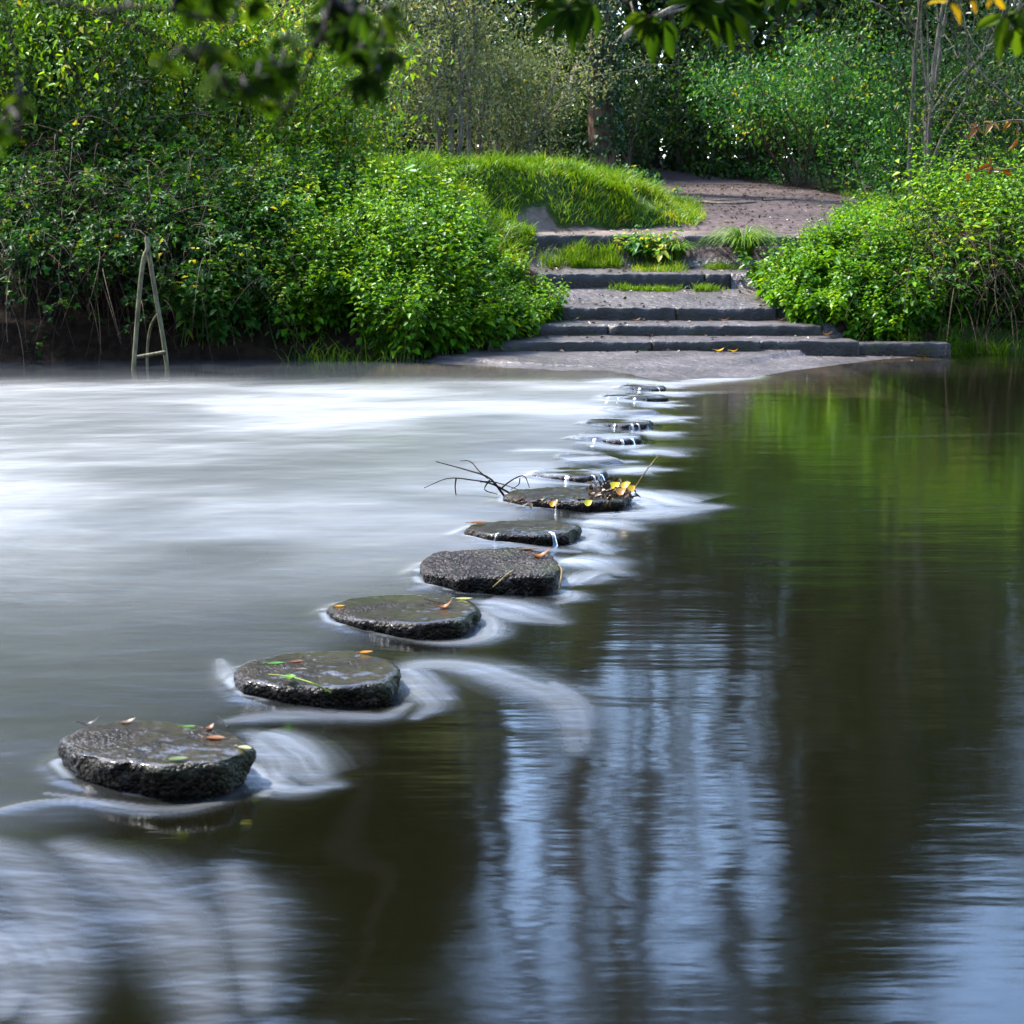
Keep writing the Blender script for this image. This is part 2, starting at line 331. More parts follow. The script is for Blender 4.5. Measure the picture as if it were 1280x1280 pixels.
def sub(name, mask):
    q = Q[mask]; u, inv = np.unique(q, return_inverse=True)
    o = mesh(name, V[u], [inv.reshape(q.shape)], M['ground'], None, {k: a[u] for k, a in attr.items()}, True)
    tag(o, kind='structure'); return o
sub('ground', ~(is_path | is_beach)); sub('path', is_path); sub('shore', is_beach)

# ------------------------------------------------------------------ stepping stones
#        left right  back front  height  film  label
ST = [(70, 318, 899, 956, .092, 1, 'dark wet stepping stone nearest the camera, flat top with fallen leaves round its rim'),
      (287, 505, 813, 860, .062, 1, 'wet stepping stone carrying a green leaf on a long stalk, second from the front'),
      (407, 602, 741, 780, .055, 1, 'wet stepping stone with one small orange leaf and white wake, third from the front'),
      (518, 705, 684, 721, .075, 0, 'drier pebbly stepping stone standing proud of the water, fourth from the front'),
      (576, 730, 649, 669, .05, 1, 'shiny low stepping stone with thin water trickling over its front, fifth from front'),
      (625, 792, 607, 629, .05, 1, 'stepping stone with yellow leaves heaped on its right end beside the dead branch'),
      (664, 765, 585, 597, .03, 1, 'low stepping stone just behind the one heaped with yellow leaves'),
      (700, 775, 571, 577, .006, 1, 'nearly drowned stepping stone with brown water over it, eighth from front'),
      (715, 806, 542, 550, .028, 1, 'stepping stone with several white trickles down its front, ninth from front'),
      (728, 818, 524, 531, .028, 1, 'overflowed stepping stone with trickles, tenth from front'),
      (752, 822, 511, 516, .008, 1, 'almost submerged dark stepping stone between two overflowed ones, eleventh from front'),
      (750, 834, 492, 498, .026, 1, 'small far stepping stone edged with white water, second from the far shore'),
      (772, 836, 481, 486, .02, 1, 'farthest stepping stone, closest to the muddy beach')]
STONES = []
OUT = {0: [(72, 925), (100, 908), (165, 898), (240, 902), (300, 916), (316, 938), (290, 951), (215, 958), (140, 953), (90, 943)],
       1: [(290, 838), (310, 823), (370, 814), (440, 812), (490, 824), (504, 838), (490, 853), (420, 861), (350, 859), (305, 851)],
       2: [(408, 758), (430, 747), (490, 741), (550, 741), (590, 749), (601, 762), (580, 775), (520, 781), (450, 776), (415, 768)],
       3: [(520, 702), (540, 690), (600, 685), (655, 683), (692, 692), (704, 706), (698, 717), (640, 720), (570, 721), (530, 714)]}
def make_stone(i, row):
    xl_, xr_, yb, yf, h, film, label = row
    zl = .005
    top = zl + h
    pb = P((xl_ + xr_) / 2, yb, top); pf = P((xl_ + xr_) / 2, yf, top)
    c = np.array([0, 0, 0.]); c[:2] = (pb[:2] + pf[:2]) / 2
    w = (xr_ - xl_) * c[1] / F; dpt = max(.42, min(.62, pb[1] - pf[1])) if i > 3 else pb[1] - pf[1]; 
    rs = np.random.default_rng(100 + i)
    nseg = 190
    ang = np.arange(nseg) * 2 * np.pi / nseg
    # an uneven octagon
    k = 8; off = rs.uniform(-.12, .12, k); pa = np.arange(k) * 2 * np.pi / k + off + .2; pr = 1 + rs.uniform(-.07, .07, k)
    px = pr * np.cos(pa); py = pr * np.sin(pa)
    poly = np.stack([px, py], 1)
    if i in OUT:
        poly = (np.array([P(x, y, top)[:2] for x, y in OUT[i]]) - c[:2]) / np.array([w / 2, dpt / 2 * 1.04])
        poly = poly[np.argsort(np.arctan2(poly[:, 1], poly[:, 0]))]; k = len(poly)
    r = np.empty(nseg)
    for j, a in enumerate(ang):
        d = np.array([math.cos(a), math.sin(a)]); best = 9
        for q in range(k):
            A = poly[q]; B = poly[(q + 1) % k] - A
            den = d[0] * B[1] - d[1] * B[0]
            if abs(den) < 1e-9: continue
            t = (A[0] * B[1] - A[1] * B[0]) / den; s_ = (A[0] * d[1] - A[1] * d[0]) / den
            if t > 0 and -1e-6 <= s_ <= 1 + 1e-6: best = min(best, t)
        r[j] = best
    for _ in range(4 if i in OUT else 5): r = (np.roll(r, 1) + r * 2 + np.roll(r, -1)) / 4
    if i not in OUT: r = r / max(np.max(np.abs(r * np.cos(ang))), .1)
    rings = []
    # (scale of the outline, level): dome, rim, undercut side
    prof = [(t, top + .006 * (1 - t ** 2)) for t in np.linspace(.02, .9, 26)]
    rim = min(.018, h * .5 + .004)
    prof += [(.93, top - rim * .04), (.955, top - rim * .2), (.972, top - rim * .45), (.985, top - rim * .75), (.992, top - rim * 1.1)]
    for t in np.linspace(0, 1, 30)[1:]:
        prof.append((.992 - .13 * min(1, t * 2.6) ** 1.4, top - rim * 1.1 - t * (h + .22)))
    for sc, z in prof:
        rings.append(np.stack([c[0] + r * sc * np.cos(ang) * w / 2, c[1] + r * sc * np.sin(ang) * dpt / 2 * 1.04, np.full(nseg, z)], -1))
    A = np.array(rings)
    rr = np.array([p[0] for p in prof])[:, None]
    n1 = fbm(A[..., 0] * 9 + i * 7, A[..., 1] * 9, A[..., 2] * 9, 4); n2 = fbm(A[..., 0] * 38 + i * 7, A[..., 1] * 38, A[..., 2] * 38, 3)
    n3 = noise(A[..., 0] * 85, A[..., 1] * 85, A[..., 2] * 85) - .5
    dirs = A - c; dirs[..., 2] = 0; dirs = unit(dirs)
    side = ss(.9, .99, rr) * (np.arange(len(prof))[:, None] > 24)
    amp = (n1 * .034 + n2 * .011 + n3 * .008)
    A = A + dirs * (amp * side)[..., None] * 1.0
    A[..., 2] += (n1 * .008 + n2 * (.0035 if film else .007) + n3 * (.0012 if film else .006)) * (1 - side) * ss(.0, .1, rr) * min(1, h / .05 + .25)
    V = A.reshape(-1, 3); nr = len(prof)
    idx = np.arange(nr * nseg).reshape(nr, nseg)
    Q = np.stack([idx[:-1], idx[1:], np.roll(idx[1:], -1, 1), np.roll(idx[:-1], -1, 1)], -1).reshape(-1, 4)
    cv = np.array([[c[0], c[1], top + .006]])
    T = np.stack([np.full(nseg, len(V)), idx[0], np.roll(idx[0], -1)], -1)
    o = mesh('stepping_stone', np.vstack([V, cv]) - np.array([c[0], c[1], 0]), [Q, T], M['stone_film' if film else 'stone_pebble'], None, None, True)
    o.location = (c[0], c[1], 0)
    tag(o, label, 'stepping stone', 'stepping stones across the river')
    STONES.append(dict(c=c[:2], w=w / 2, d=dpt / 2, top=top, h=h, r=r, ang=ang))
for i, row in enumerate(ST): make_stone(i, row)
SC = np.array([s['c'] for s in STONES])
def stone_u(s, X, Y):          # 1 on the outline of a stone
    dx = (X - s['c'][0]) / s['w']; dy = (Y - s['c'][1]) / (s['d'] * 1.04)
    a = np.arctan2(dy, dx) % (2 * np.pi)
    rr = np.interp(a, np.append(s['ang'], 2 * np.pi), np.append(s['r'], s['r'][0]))
    return np.hypot(dx, dy) / rr

# ------------------------------------------------------------------ water
def water():
    py = np.concatenate([np.linspace(433, 640, 380), np.linspace(640, 1340, 560)[1:]])
    d_rows = np.array([P(640, y)[1] for y in py])
    d_rows = np.unique(np.concatenate([d_rows, np.linspace(1.2, d_rows.min(), 12)[:-1], [28, 34]]))
    sl = np.concatenate([-np.geomspace(9, .36, 40)[:-1], np.linspace(-.36, .36, 860), np.geomspace(.36, 9, 40)[1:]])
    D, SLO = np.meshgrid(d_rows, sl, indexing='ij')
    X = D * SLO; Y = D.copy()
    xline = np.interp(Y, SC[:, 1], SC[:, 0]); xline = np.where(Y < SC[0, 1], SC[0, 0] - (SC[0, 1] - Y) * .28, xline)
    side = X - xline
    up = ss(.25, -.25, side)                      # upstream of the stones
    z = -.006 + .024 * ss(.35, -.25, side)
    turb = up * ss(1.5, 3.4, Y + .25 * 0) 
    near = ss(4.6, 6.2, Y - (X + 1.3) * .0)
    Tn = fbm(X * .55 + 4, Y * 1.3, 0, 4)
    z = z + up * (.012 * fbm(X * .9, Y * 1.1, 1.0, 3) + .005 * fbm(X * 2.2, Y * 3, 5.0, 3)) * ss(22, 17, Y)
    # swirls below the stones
    sw = ss(-.1, .5, side)
    z = z + sw * ss(9, 5, Y) * .006 * fbm(X * .9 + .5 * Y, Y * 1.1 - .4 * X, 2.0, 2)
    bl = ss(.1, -.9, X) * ss(4.9, 4.2, Y)
    z = z + bl * .009 * np.sin(6.0 * (np.hypot((X + 1.9) * 1.0, (Y - 5.2)) ) + 1.5 * fbm(X * 1.5, Y * 1.5, 7.0, 2))
    foam = np.zeros_like(X); rough = up * (.5 + .5 * ss(5.2, 10.0, Y)) * (.72 + .28 * ss(-.4, .3, fbm(X * .55 + 3, Y * .7, 12.0, 4))) * (.06 + .84 * ss(20.2, 17.2, Y + .6 * fbm(X * .8, Y, 2.0, 2)))
    # broken, milky water above the stones
    band = ss(4.8, 7.0, Y) * ss(23, 17.5, Y)
    m1 = fbm(X * .6 + 1.7, Y * .8 + .6, 3.0, 4); m2 = fbm(X * 1.3, Y * 2.4, 8.0, 4); m3 = fbm(X * .25, Y * .45, 11.0, 2)
    dist = -side
    core = ss(-.05, .5, dist) * (0.35 + .65 * ss(6.5, 9.5, Y))
    milk = np.clip(.2 + .8 * m1 + .35 * m2 + .5 * m3, 0, 1) * core * band
    milk = milk * (1 - .9 * ss(15.5, 19.0, Y + .8 * fbm(X * .5, Y * .7, 6.0, 2)))
    milk = milk * (.55 + .45 * ss(-.34, -.2, X / Y)); foam = np.maximum(foam, milk * .045)
    foam = np.maximum(foam, up * .012)
    # wakes
    WK = [  # pixel polyline, half width (m), strength
        ([(316, 918), (345, 925), (372, 945), (388, 968), (418, 978)], .07, .75), ([(310, 950), (335, 975), (370, 985), (420, 978)], .05, .7), ([(318, 930), (338, 945), (350, 965), (330, 990)], .05, .5),
        ([(-60, 1040), (0, 1022), (60, 1010), (140, 1008), (220, 1014), (275, 1003)], .022, .3), ([(60, 1000), (150, 1012), (230, 1010), (290, 990), (320, 965)], .03, .3),
        ([(500, 838), (540, 830), (590, 834), (640, 850), (690, 868), (712, 895), (718, 935)], .08, .62), ([(505, 845), (522, 862), (540, 880), (520, 895)], .05, .5), ([(502, 836), (520, 842), (545, 862), (560, 872)], .05, .6),
        ([(690, 852), (722, 880), (732, 925)], .04, .35), ([(285, 905), (340, 897), (420, 893), (480, 893), (510, 878)], .05, .32), ([(275, 830), (283, 850), (300, 868), (330, 880)], .04, .4),
        ([(600, 752), (630, 755), (665, 765), (698, 776)], .09, .95), ([(602, 765), (612, 778), (604, 795), (560, 802), (470, 798)], .05, .45), ([(604, 758), (640, 770), (690, 777)], .05, .6), ([(405, 770), (440, 788), (500, 800)], .04, .35),
        ([(702, 698), (735, 702), (772, 714)], .11, .95), ([(704, 728), (722, 722), (745, 714), (772, 713)], .07, .7), ([(515, 742), (580, 734), (650, 734), (700, 737)], .07, .4), ([(702, 735), (715, 745), (700, 752)], .05, .4), 
        ([(726, 652), (760, 654), (792, 660)], .13, .9), ([(728, 675), (745, 682), (760, 690)], .08, .6), ([(728, 660), (745, 668), (730, 684)], .08, .6), ([(575, 675), (640, 684), (720, 688)], .08, .4),
        ([(788, 612), (820, 622), (855, 630), (892, 632)], .16, .95), ([(740, 645), (800, 642), (850, 636), (892, 633)], .13, .75), ([(790, 620), (815, 632), (838, 640)], .1, .7),
        ([(765, 590), (800, 586), (832, 586)], .14, .85), ([(640, 603), (670, 606), (740, 606)], .1, .4), ([(700, 580), (740, 577), (790, 576)], .12, .5), ([(795, 566), (820, 564), (846, 568)], .16, .7), ([(640, 566), (690, 566), (740, 568)], .15, .45),
        ([(803, 541), (825, 541), (842, 540)], .18, .75), ([(800, 527), (830, 522), (856, 521)], .2, .9), ([(725, 556), (765, 560), (800, 556)], .12, .4), ([(810, 508), (828, 506), (846, 506)], .2, .7),
        ([(725, 516), (765, 518), (810, 517)], .2, .5), ([(826, 490), (838, 492), (846, 494)], .24, .85), ([(745, 500), (790, 503), (835, 501)], .2, .5), ([(830, 482), (840, 484)], .2, .7), ([(735, 480), (780, 478), (840, 479), (935, 472)], .25, .55), ([(860, 475), (905, 473), (945, 470)], .2, .5)]
    WK += [([(85, 1062), (150, 1095), (210, 1140), (245, 1200), (265, 1300)], .10, .32), ([(-40, 1058), (30, 1095), (62, 1170), (60, 1300)], .10, .3), ([(-60, 1180), (0, 1175), (22, 1215), (0, 1260)], .07, .55),
           ([(290, 1085), (312, 1140), (322, 1260)], .07, .16)]  # faint foam curls that also paint in the warped sky reflections, bottom left
    Xf, Yf = X.ravel(), Y.ravel(); ff = foam.ravel(); rf = rough.ravel(); zf = z.ravel()
    for j, (pts, w, s) in enumerate(WK):
        c = spline([P(x, y)[:2] for x, y in pts], 36)
        lo = c.min(0) - 4 * w; hi = c.max(0) + 4 * w
        sel = np.nonzero((Xf > lo[0]) & (Xf < hi[0]) & (Yf > lo[1]) & (Yf < hi[1]))[0]
        if not len(sel): continue
        dx = Xf[sel, None] - c[None, :, 0]; dy = Yf[sel, None] - c[None, :, 1]
        d2 = dx * dx + dy * dy; k = d2.argmin(1); dm = np.sqrt(d2[np.arange(len(sel)), k])
        tan = unit(np.gradient(c, axis=0)); sg = tan[k, 0] * dy[np.arange(len(sel)), k] - tan[k, 1] * dx[np.arange(len(sel)), k]
        t = k / 35.0; sg = sg + w * .55 * fbm(Xf[sel] * 5 / (1 + w * 4), Yf[sel] * 5 / (1 + w * 4), j * 3.3, 3)
        wloc = w * 1.25 * (.5 + .8 * np.sin(np.pi * np.clip(t * .85 + .1, 0, 1)))
        g = np.exp(-(dm / wloc) ** 2)
        st = .55 + .6 * fbm(sg / w * 3.4 + j * 5.1, t * 1.6 + j, j * 2.0, 3) + .18 * fbm(sg / w * 9, t * 2.0, j * 1.7, 2)
        fade = ss(-.05, .15, t) * ss(1.0, .3, t)
        ff[sel] = np.maximum(ff[sel], np.clip(g * s * st * fade * (.07 if j >= len(WK) - 4 else .15 if j < 12 else .22), 0, 1))
        rf[sel] = np.maximum(rf[sel], g * .8)
        zf[sel] += g * fade * .004
    foam = ff.reshape(X.shape); rough = rf.reshape(X.shape); z = zf.reshape(X.shape)
    # thin scum lines drawn out by the current on the smooth side
    ang = .16
    U = X * math.cos(ang) + Y * math.sin(ang); Wc = -X * math.sin(ang) + Y * math.cos(ang)
    ln = noise(U * .22, Wc * 9.0, 21.0) * .6 + noise(U * .35, Wc * 22, 23.0) * .4
    foam = np.maximum(foam, ss(.74, .95, ln) * .016 * ss(.8, 2.2, side) * ss(4.5, 6.5, Y) * ss(16, 9, Y) * noise(U * .9, Wc * 1.1, 4.0))
    depth = z - H(X, Y, False)
    # round the stones the water banks up, dips and spills
    for i, s in enumerate(STONES):
        u = stone_u(s, X, Y)
        ringd = np.exp(-((u - 1.08) / .16) ** 2)
        z = z + ringd * (.010 * ss(.2, -.3, X - s['c'][0]) - .005 * ss(-.1, .2, X - s['c'][0]))
        foam = np.maximum(foam, np.exp(-((u - 1.04) / .07) ** 2) * .15 * ss(.4, .65, noise(X * 14, Y * 14, i * 3.0)) * ss(.1, -.4, X - s['c'][0]))
        if s['h'] < .012:        # drowned stone: the sheet runs over it
            inn = ss(1.25, .7, u); z = np.maximum(z, inn * (s['top'] + .012) + (1 - inn) * z); depth = np.where(u < 1, np.minimum(depth, .05), depth)
        elif i in (6, 8, 9, 11, 12):
            inn = ss(1.0, .9, u)
            film = .009
            zz = s['top'] + film
            z = np.where(u < .94, np.maximum(z, zz), z)
            depth = np.where(u < 1, .004, depth)
            rough = np.where(u < 1, .22, rough)
            foam = np.where(u < 1, np.clip(.05 + .5 * fbm(X * 5 + i, Y * 9, 3.3, 3), 0, .13) , foam)
            edge = np.exp(-((u - .98) / .05) ** 2) * ss(.5, .66, noise(np.arctan2(Y - s['c'][1], X - s['c'][0]) * 7, i * 3.1, 0.5))
            foam = np.maximum(foam, edge * .12)
        else:
            z = np.where(u < .9, np.minimum(z, -.05), z)
    opac = 1 - np.exp(-np.maximum(depth, 0) * 5.0)
    n0, n1 = X.shape
    V = np.stack([X, Y, z], -1).reshape(-1, 3)
    ii = np.arange(n0 * n1).reshape(n0, n1)
    Q = np.stack([ii[:-1, :-1], ii[:-1, 1:], ii[1:, 1:], ii[1:, :-1]], -1).reshape(-1, 4)
    A = dict(foam=foam.ravel(), rough=rough.ravel(), opac=opac.ravel())
    # trickles running down the near faces of the overflowed stones
    VV = [V]; QQ = [Q]; n = len(V); rs = np.random.default_rng(5)
    ex = {k: [a] for k, a in A.items()}
    for i, cnt in ((4, 2), (5, 1), (6, 3), (8, 4), (9, 4), (11, 3), (12, 2)):
        s = STONES[i]
        for q in range(cnt):
            a = -math.pi / 2 + rs.uniform(-1.0, .95); 
            rr = np.interp(a % (2 * math.pi), s['ang'], s['r'])
            wd = rs.uniform(.003, .013)
            prof = [(.90, s['top'] + .006), (.985, s['top'] + .002), (1.02, s['top'] - .015), (1.045, s['top'] - .035), (1.07, -.012), (1.12, -.02)]
            strip = []
            for k, (pr, zz) in enumerate(prof):
                base = np.array([s['c'][0] + rr * pr * math.cos(a) * s['w'], s['c'][1] + rr * pr * math.sin(a) * s['d'] * 1.04 - .012 * (k > 1), max(zz, -.02)])
                tx = np.array([-math.sin(a), math.cos(a), 0]) * wd * (1 + .5 * (k > 3))
                nrm = np.array([math.cos(a), math.sin(a), .2]) * .006
                strip += [base - tx, base + nrm, base + tx]
            strip = np.array(strip); m = len(prof)
            qs = [[3 * k + j, 3 * k + j + 1, 3 * k + 4 + j, 3 * k + 3 + j] for k in range(m - 1) for j in (0, 1)]
            VV.append(strip); QQ.append(np.array(qs) + n); n += len(strip)
            ex['foam'].append(np.full(len(strip), rs.uniform(.05, .22))); ex['rough'].append(np.full(len(strip), .6)); ex['opac'].append(np.full(len(strip), .1))
    V = np.concatenate(VV); Q = np.concatenate(QQ)
    m, n_, N, L, out = nt('river_water')
    af = N('Attribute', attribute_name='foam'); ar = N('Attribute', attribute_name='rough'); ao = N('Attribute', attribute_name='opac')
    tc = N('TexCoord')
    def tex(sx, sy, d=3, rot=0):
        mp = N('Mapping'); mp.inputs['Scale'].default_value = (sx, sy, 1); mp.inputs['Rotation'].default_value = (0, 0, rot); L(tc.outputs['Object'], mp.inputs[0])
        x = N('TexNoise'); x.inputs['Scale'].default_value = 1; x.inputs['Detail'].default_value = d; L(mp.outputs[0], x.inputs['Vector']); return x
    t1 = tex(4, 20, 3, R(-6)); t2 = tex(1.1, 3.4, 2, R(8)); t3 = tex(1.6, 3.4, 4, R(-4))
    b1 = N('Bump'); bs = N('MapRange'); bs.inputs[3].default_value = 1; bs.inputs[4].default_value = .3; L(ar.outputs['Fac'], bs.inputs[0]); L(bs.outputs[0], b1.inputs['Strength']); b1.inputs['Distance'].default_value = .001; L(t1.outputs[0], b1.inputs['Height'])
    b2 = N('Bump'); b2.inputs['Strength'].default_value = 1; b2.inputs['Distance'].default_value = .0036; L(t2.outputs[0], b2.inputs['Height']); L(b1.outputs[0], b2.inputs['Normal'])
    bd = N('Math', operation='MULTIPLY'); L(ar.outputs['Fac'], bd.inputs[0]); bd.inputs[1].default_value = .03
    b3 = N('Bump'); b3.inputs['Strength'].default_value = 1; L(bd.outputs[0], b3.inputs['Distance']); L(t3.outputs[0], b3.inputs['Height']); L(b2.outputs[0], b3.inputs['Normal'])
    rg = N('MapRange'); rg.inputs[3].default_value = .075; rg.inputs[4].default_value = .385; L(ar.outputs['Fac'], rg.inputs[0])
    gl = N('BsdfGlossy'); gl.inputs['Color'].default_value = (.98, .98, .98, 1); L(rg.outputs[0], gl.inputs['Roughness']); L(b3.outputs[0], gl.inputs['Normal'])
    fr = N('Fresnel'); fr.inputs['IOR'].default_value = 1.4; L(b2.outputs[0], fr.inputs['Normal'])
    df = N('BsdfDiffuse'); df.inputs['Color'].default_value = (.0022, .0021, .0007, 1)
    tr = N('BsdfTransparent'); tr.inputs['Color'].default_value = (.85, .78, .6, 1)
    body = N('MixShader'); L(ao.outputs['Fac'], body.inputs[0]); L(tr.outputs[0], body.inputs[1]); L(df.outputs[0], body.inputs[2])
    sur = N('MixShader'); L(fr.outputs[0], sur.inputs[0]); L(body.outputs[0], sur.inputs[1]); L(gl.outputs[0], sur.inputs[2])
    fo = N('BsdfDiffuse'); fo.inputs['Color'].default_value = (.66, .75, .88, 1)
    tx = tex(.9, 4, 5, R(-3)); ml = N('MapRange'); ml.inputs[1].default_value = .25; ml.inputs[2].default_value = .75; ml.inputs[3].default_value = .7; ml.inputs[4].default_value = 1.2; L(tx.outputs[0], ml.inputs[0])
    fm = N('Math', operation='MULTIPLY'); fm.use_clamp = True; L(af.outputs['Fac'], fm.inputs[0]); L(ml.outputs[0], fm.inputs[1])
    fin = N('MixShader'); L(fm.outputs[0], fin.inputs[0]); L(sur.outputs[0], fin.inputs[1]); L(fo.outputs[0], fin.inputs[2])
    L(fin.outputs[0], out.inputs[0])
    o = mesh('water', V, [Q], m, None, {k: np.concatenate(v) for k, v in ex.items()}, True)
    tag(o, kind='structure')
water()

# ------------------------------------------------------------------ stone steps
def rough_block(x0, x1, y0, y1, z0, z1, seed, bow=0.0):
    nx_, nz_, nyy = max(6, int((x1 - x0) / .03)), 8, 10
    rs = np.random.default_rng(seed)
    r = .014
    # cross-section (y,z) loop with a worn front edge
    cs = [(y0, z0), (y0 - .004, z0 + (z1 - z0) * .35), (y0, z0 + (z1 - z0) * .7), (y0 + r * .3, z1 - r), (y0 + r, z1 - r * .3), (y0 + r * 2, z1)]
    cs += [(y0 + (y1 - y0) * t, z1 + .003) for t in (.3, .55, .8)] + [(y1, z1 - .004), (y1, z0)]
    cs = np.array(cs); k = len(cs)
    xs_ = np.linspace(x0, x1, nx_)
    endt = np.minimum(ss(0, .035, xs_ - x0), ss(0, .035, x1 - xs_))
    A = np.empty((nx_, k, 3)); A[..., 0] = xs_[:, None]; A[..., 1] = cs[:, 0]; A[..., 2] = cs[:, 1]
    mz = (z0 + z1) / 2
    A[..., 2] -= ((1 - endt) * .010)[:, None] * (cs[:, 1] > mz)
    A[..., 1] += ((1 - endt) * .008)[:, None] * (cs[:, 0] < (y0 + y1) / 2)
    A[..., 1] += bow * ((xs_ - 2.2) / 3)[:, None] ** 2
    n = fbm(A[..., 0] * 5 + seed, A[..., 1] * 6, A[..., 2] * 9, 4); n2 = fbm(A[..., 0] * 20 + seed, A[..., 1] * 20, A[..., 2] * 20, 3)
    A[..., 1] -= (n * .032 + n2 * .012) * (cs[:, 0] < y0 + .1); A[..., 2] += (n * .02 + n2 * .008) * (cs[:, 1] > mz)
    idx = np.arange(nx_ * k).reshape(nx_, k)
    Q = np.stack([idx[:-1, :-1], idx[:-1, 1:], idx[1:, 1:], idx[1:, :-1]], -1).reshape(-1, 4)
    # capped ends
    V = A.reshape(-1, 3); T = []
    for e, fl in ((0, 1), (nx_ - 1, 0)):
        for j in range(1, k - 1):
            t = [idx[e, 0], idx[e, j], idx[e, j + 1]]; T.append(t[::-1] if fl else t)
    return V, Q, np.array(T)
STEP = [ # joints (x), front, back, bottom, top, label
    ([-.32, 1.75, 3.1, 4.35, 5.55], 22.0, 22.42, -.02, .205, 'lowest and widest stone step, running along the edge of the muddy beach'),
    ([.2, 1.25, 4.02], 22.85, 23.2, .1, .365, 'second stone step up from the river, dark worn front face'),
    ([.5, 2.2, 3.55], 23.62, 24.0, .25, .55, 'third stone step, with a deep pale tread behind it and one joint'),
    ([.45, 2.75, 3.12], 25.22, 25.55, .6, .955, 'fourth stone step with grass growing along its front face'),
    ([.3, 1.95], 26.55, 26.95, 1.2, 1.485, 'left half of the top stone step above grass, below the sandy slope'),
    ([2.55, 3.3, 4.25], 26.6, 26.95, 1.2, 1.48, 'right half of the top stone step, partly hidden by plant clumps, edging the path')]
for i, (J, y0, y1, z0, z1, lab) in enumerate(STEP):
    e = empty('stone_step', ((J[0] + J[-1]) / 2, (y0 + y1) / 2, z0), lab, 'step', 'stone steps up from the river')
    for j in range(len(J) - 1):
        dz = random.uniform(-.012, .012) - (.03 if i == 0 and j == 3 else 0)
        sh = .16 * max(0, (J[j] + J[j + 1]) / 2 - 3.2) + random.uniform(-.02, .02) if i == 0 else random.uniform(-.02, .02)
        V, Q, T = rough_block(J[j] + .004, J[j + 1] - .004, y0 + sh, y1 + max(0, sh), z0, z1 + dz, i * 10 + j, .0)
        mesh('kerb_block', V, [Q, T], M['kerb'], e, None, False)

# ------------------------------------------------------------------ plants
def vr(n, s=1.0): return rng.normal(size=(n, 3)) * s
def stems_arr(base, d0, d1, ln, k=8):
    """curved stems: start direction d0 bending to d1"""
    n = len(base); t = np.linspace(0, 1, k)
    D = unit(d0[:, None] * (1 - t)[:, None] + d1[:, None] * t[:, None])
    step = (ln / (k - 1))[:, None, None] * D
    Pn = base[:, None] + np.concatenate([np.zeros((n, 1, 3)), np.cumsum(step[:, :-1], 1)], 1)
    return Pn
def at_t(Pn, t):
    n, k, _ = Pn.shape; u = np.clip(t * (k - 1), 0, k - 1.001); i = u.astype(int); f = (u - i)[..., None]
    r = np.arange(n)[:, None]
    a = Pn[r, i]; b = Pn[r, i + 1]; return a + (b - a) * f, unit(b - a)
def nettle(label, base, hgt, lean, leaf=.098, cat='nettle bush', group=None, mat='nettle', pairs=9, name='nettle_bush', tint=(.5, .22), t0=.15, droop=.15):
    """base (n,3) root points; hgt (n,); lean (n,3)"""
    kp = noise(base[:, 0] * 2.6, base[:, 1] * 2.6, 7.7) > .2; base, hgt, lean = base[kp], hgt[kp], lean[kp]
    n = len(base)
    hgt = hgt * (.62 + .75 * noise(base[:, 0] * 3.1, base[:, 1] * 3.1, 2.2)) * np.where(rng.random(n) < .09, rng.uniform(1.15, 1.5, n), 1)
    lsz = rng.uniform(.55, 1.45, (n, 1))
    d0 = unit(np.array([0, 0, 1.]) + lean * .4 + vr(n, .18)); d1 = unit(np.array([0, 0, .8]) + lean * 1.1 + vr(n, .3) - np.array([0, 0, droop]))
    Pn = stems_arr(base, d0, d1, hgt)
    e = empty(name, base.mean(0) * np.array([1, 1, 0]) + np.array([0, 0, base[:, 2].min()]), label, cat, group)
    a = Acc(); v, q = tubes(Pn, np.linspace(.006, .002, 8)[None] * np.ones((n, 1)), 3); a.add(v, q); a.build('stems', M['stem'], e)
    t = np.tile(np.linspace(t0, .99, pairs), (n, 1)) + rng.uniform(-.02, .02, (n, pairs)); pos, tan = at_t(Pn, t)
    phase = rng.uniform(0, 6.28, (n, 1)) + np.arange(pairs) * (math.pi / 2)
    a = Acc()
    stint = rng.normal(tint[0], tint[1], (n, 1))
    for sgn in (0, math.pi):
        an = phase + sgn + rng.normal(0, .3, (n, pairs))
        hd = np.stack([np.cos(an), np.sin(an), np.full_like(an, -.18)], -1) + rng.normal(0, .22, (n, pairs, 3))
        hd[..., 2] += .55 * (t - .72) 
        sz = leaf * lsz * (1.15 - .75 * ss(.55, 1.0, t)) * rng.uniform(.7, 1.2, (n, pairs))
        keep = (rng.random((n, pairs)) < .92).ravel()
        Pb = pos + unit(hd) * .014
        U = np.array([0, 0, 1.]) + rng.normal(0, .25, (n, pairs, 3))
        v, q = leaves(Pb.reshape(-1, 3)[keep], hd.reshape(-1, 3)[keep], U.reshape(-1, 3)[keep], sz.ravel()[keep], sz.ravel()[keep] * .62)
        tn = np.clip(stint + .22 * (t - .5) + rng.normal(0, .13, (n, pairs)), 0, .999)
        a.add(v, q, tint=np.repeat(tn.ravel()[keep], 6))
    a.build('foliage', M[mat], e)
    return e
def scatter(n, poly_fn, xr_, yr_):
    out = np.empty((0, 2))
    while len(out) < n:
        c = np.stack([rng.uniform(*xr_, n * 2), rng.uniform(*yr_, n * 2)], 1); c = c[poly_fn(c[:, 0], c[:, 1])]; out = np.vstack([out, c])
    out = out[:n]; return np.column_stack([out, H(out[:, 0], out[:, 1])])
LG = 'nettle clumps on the left bank'
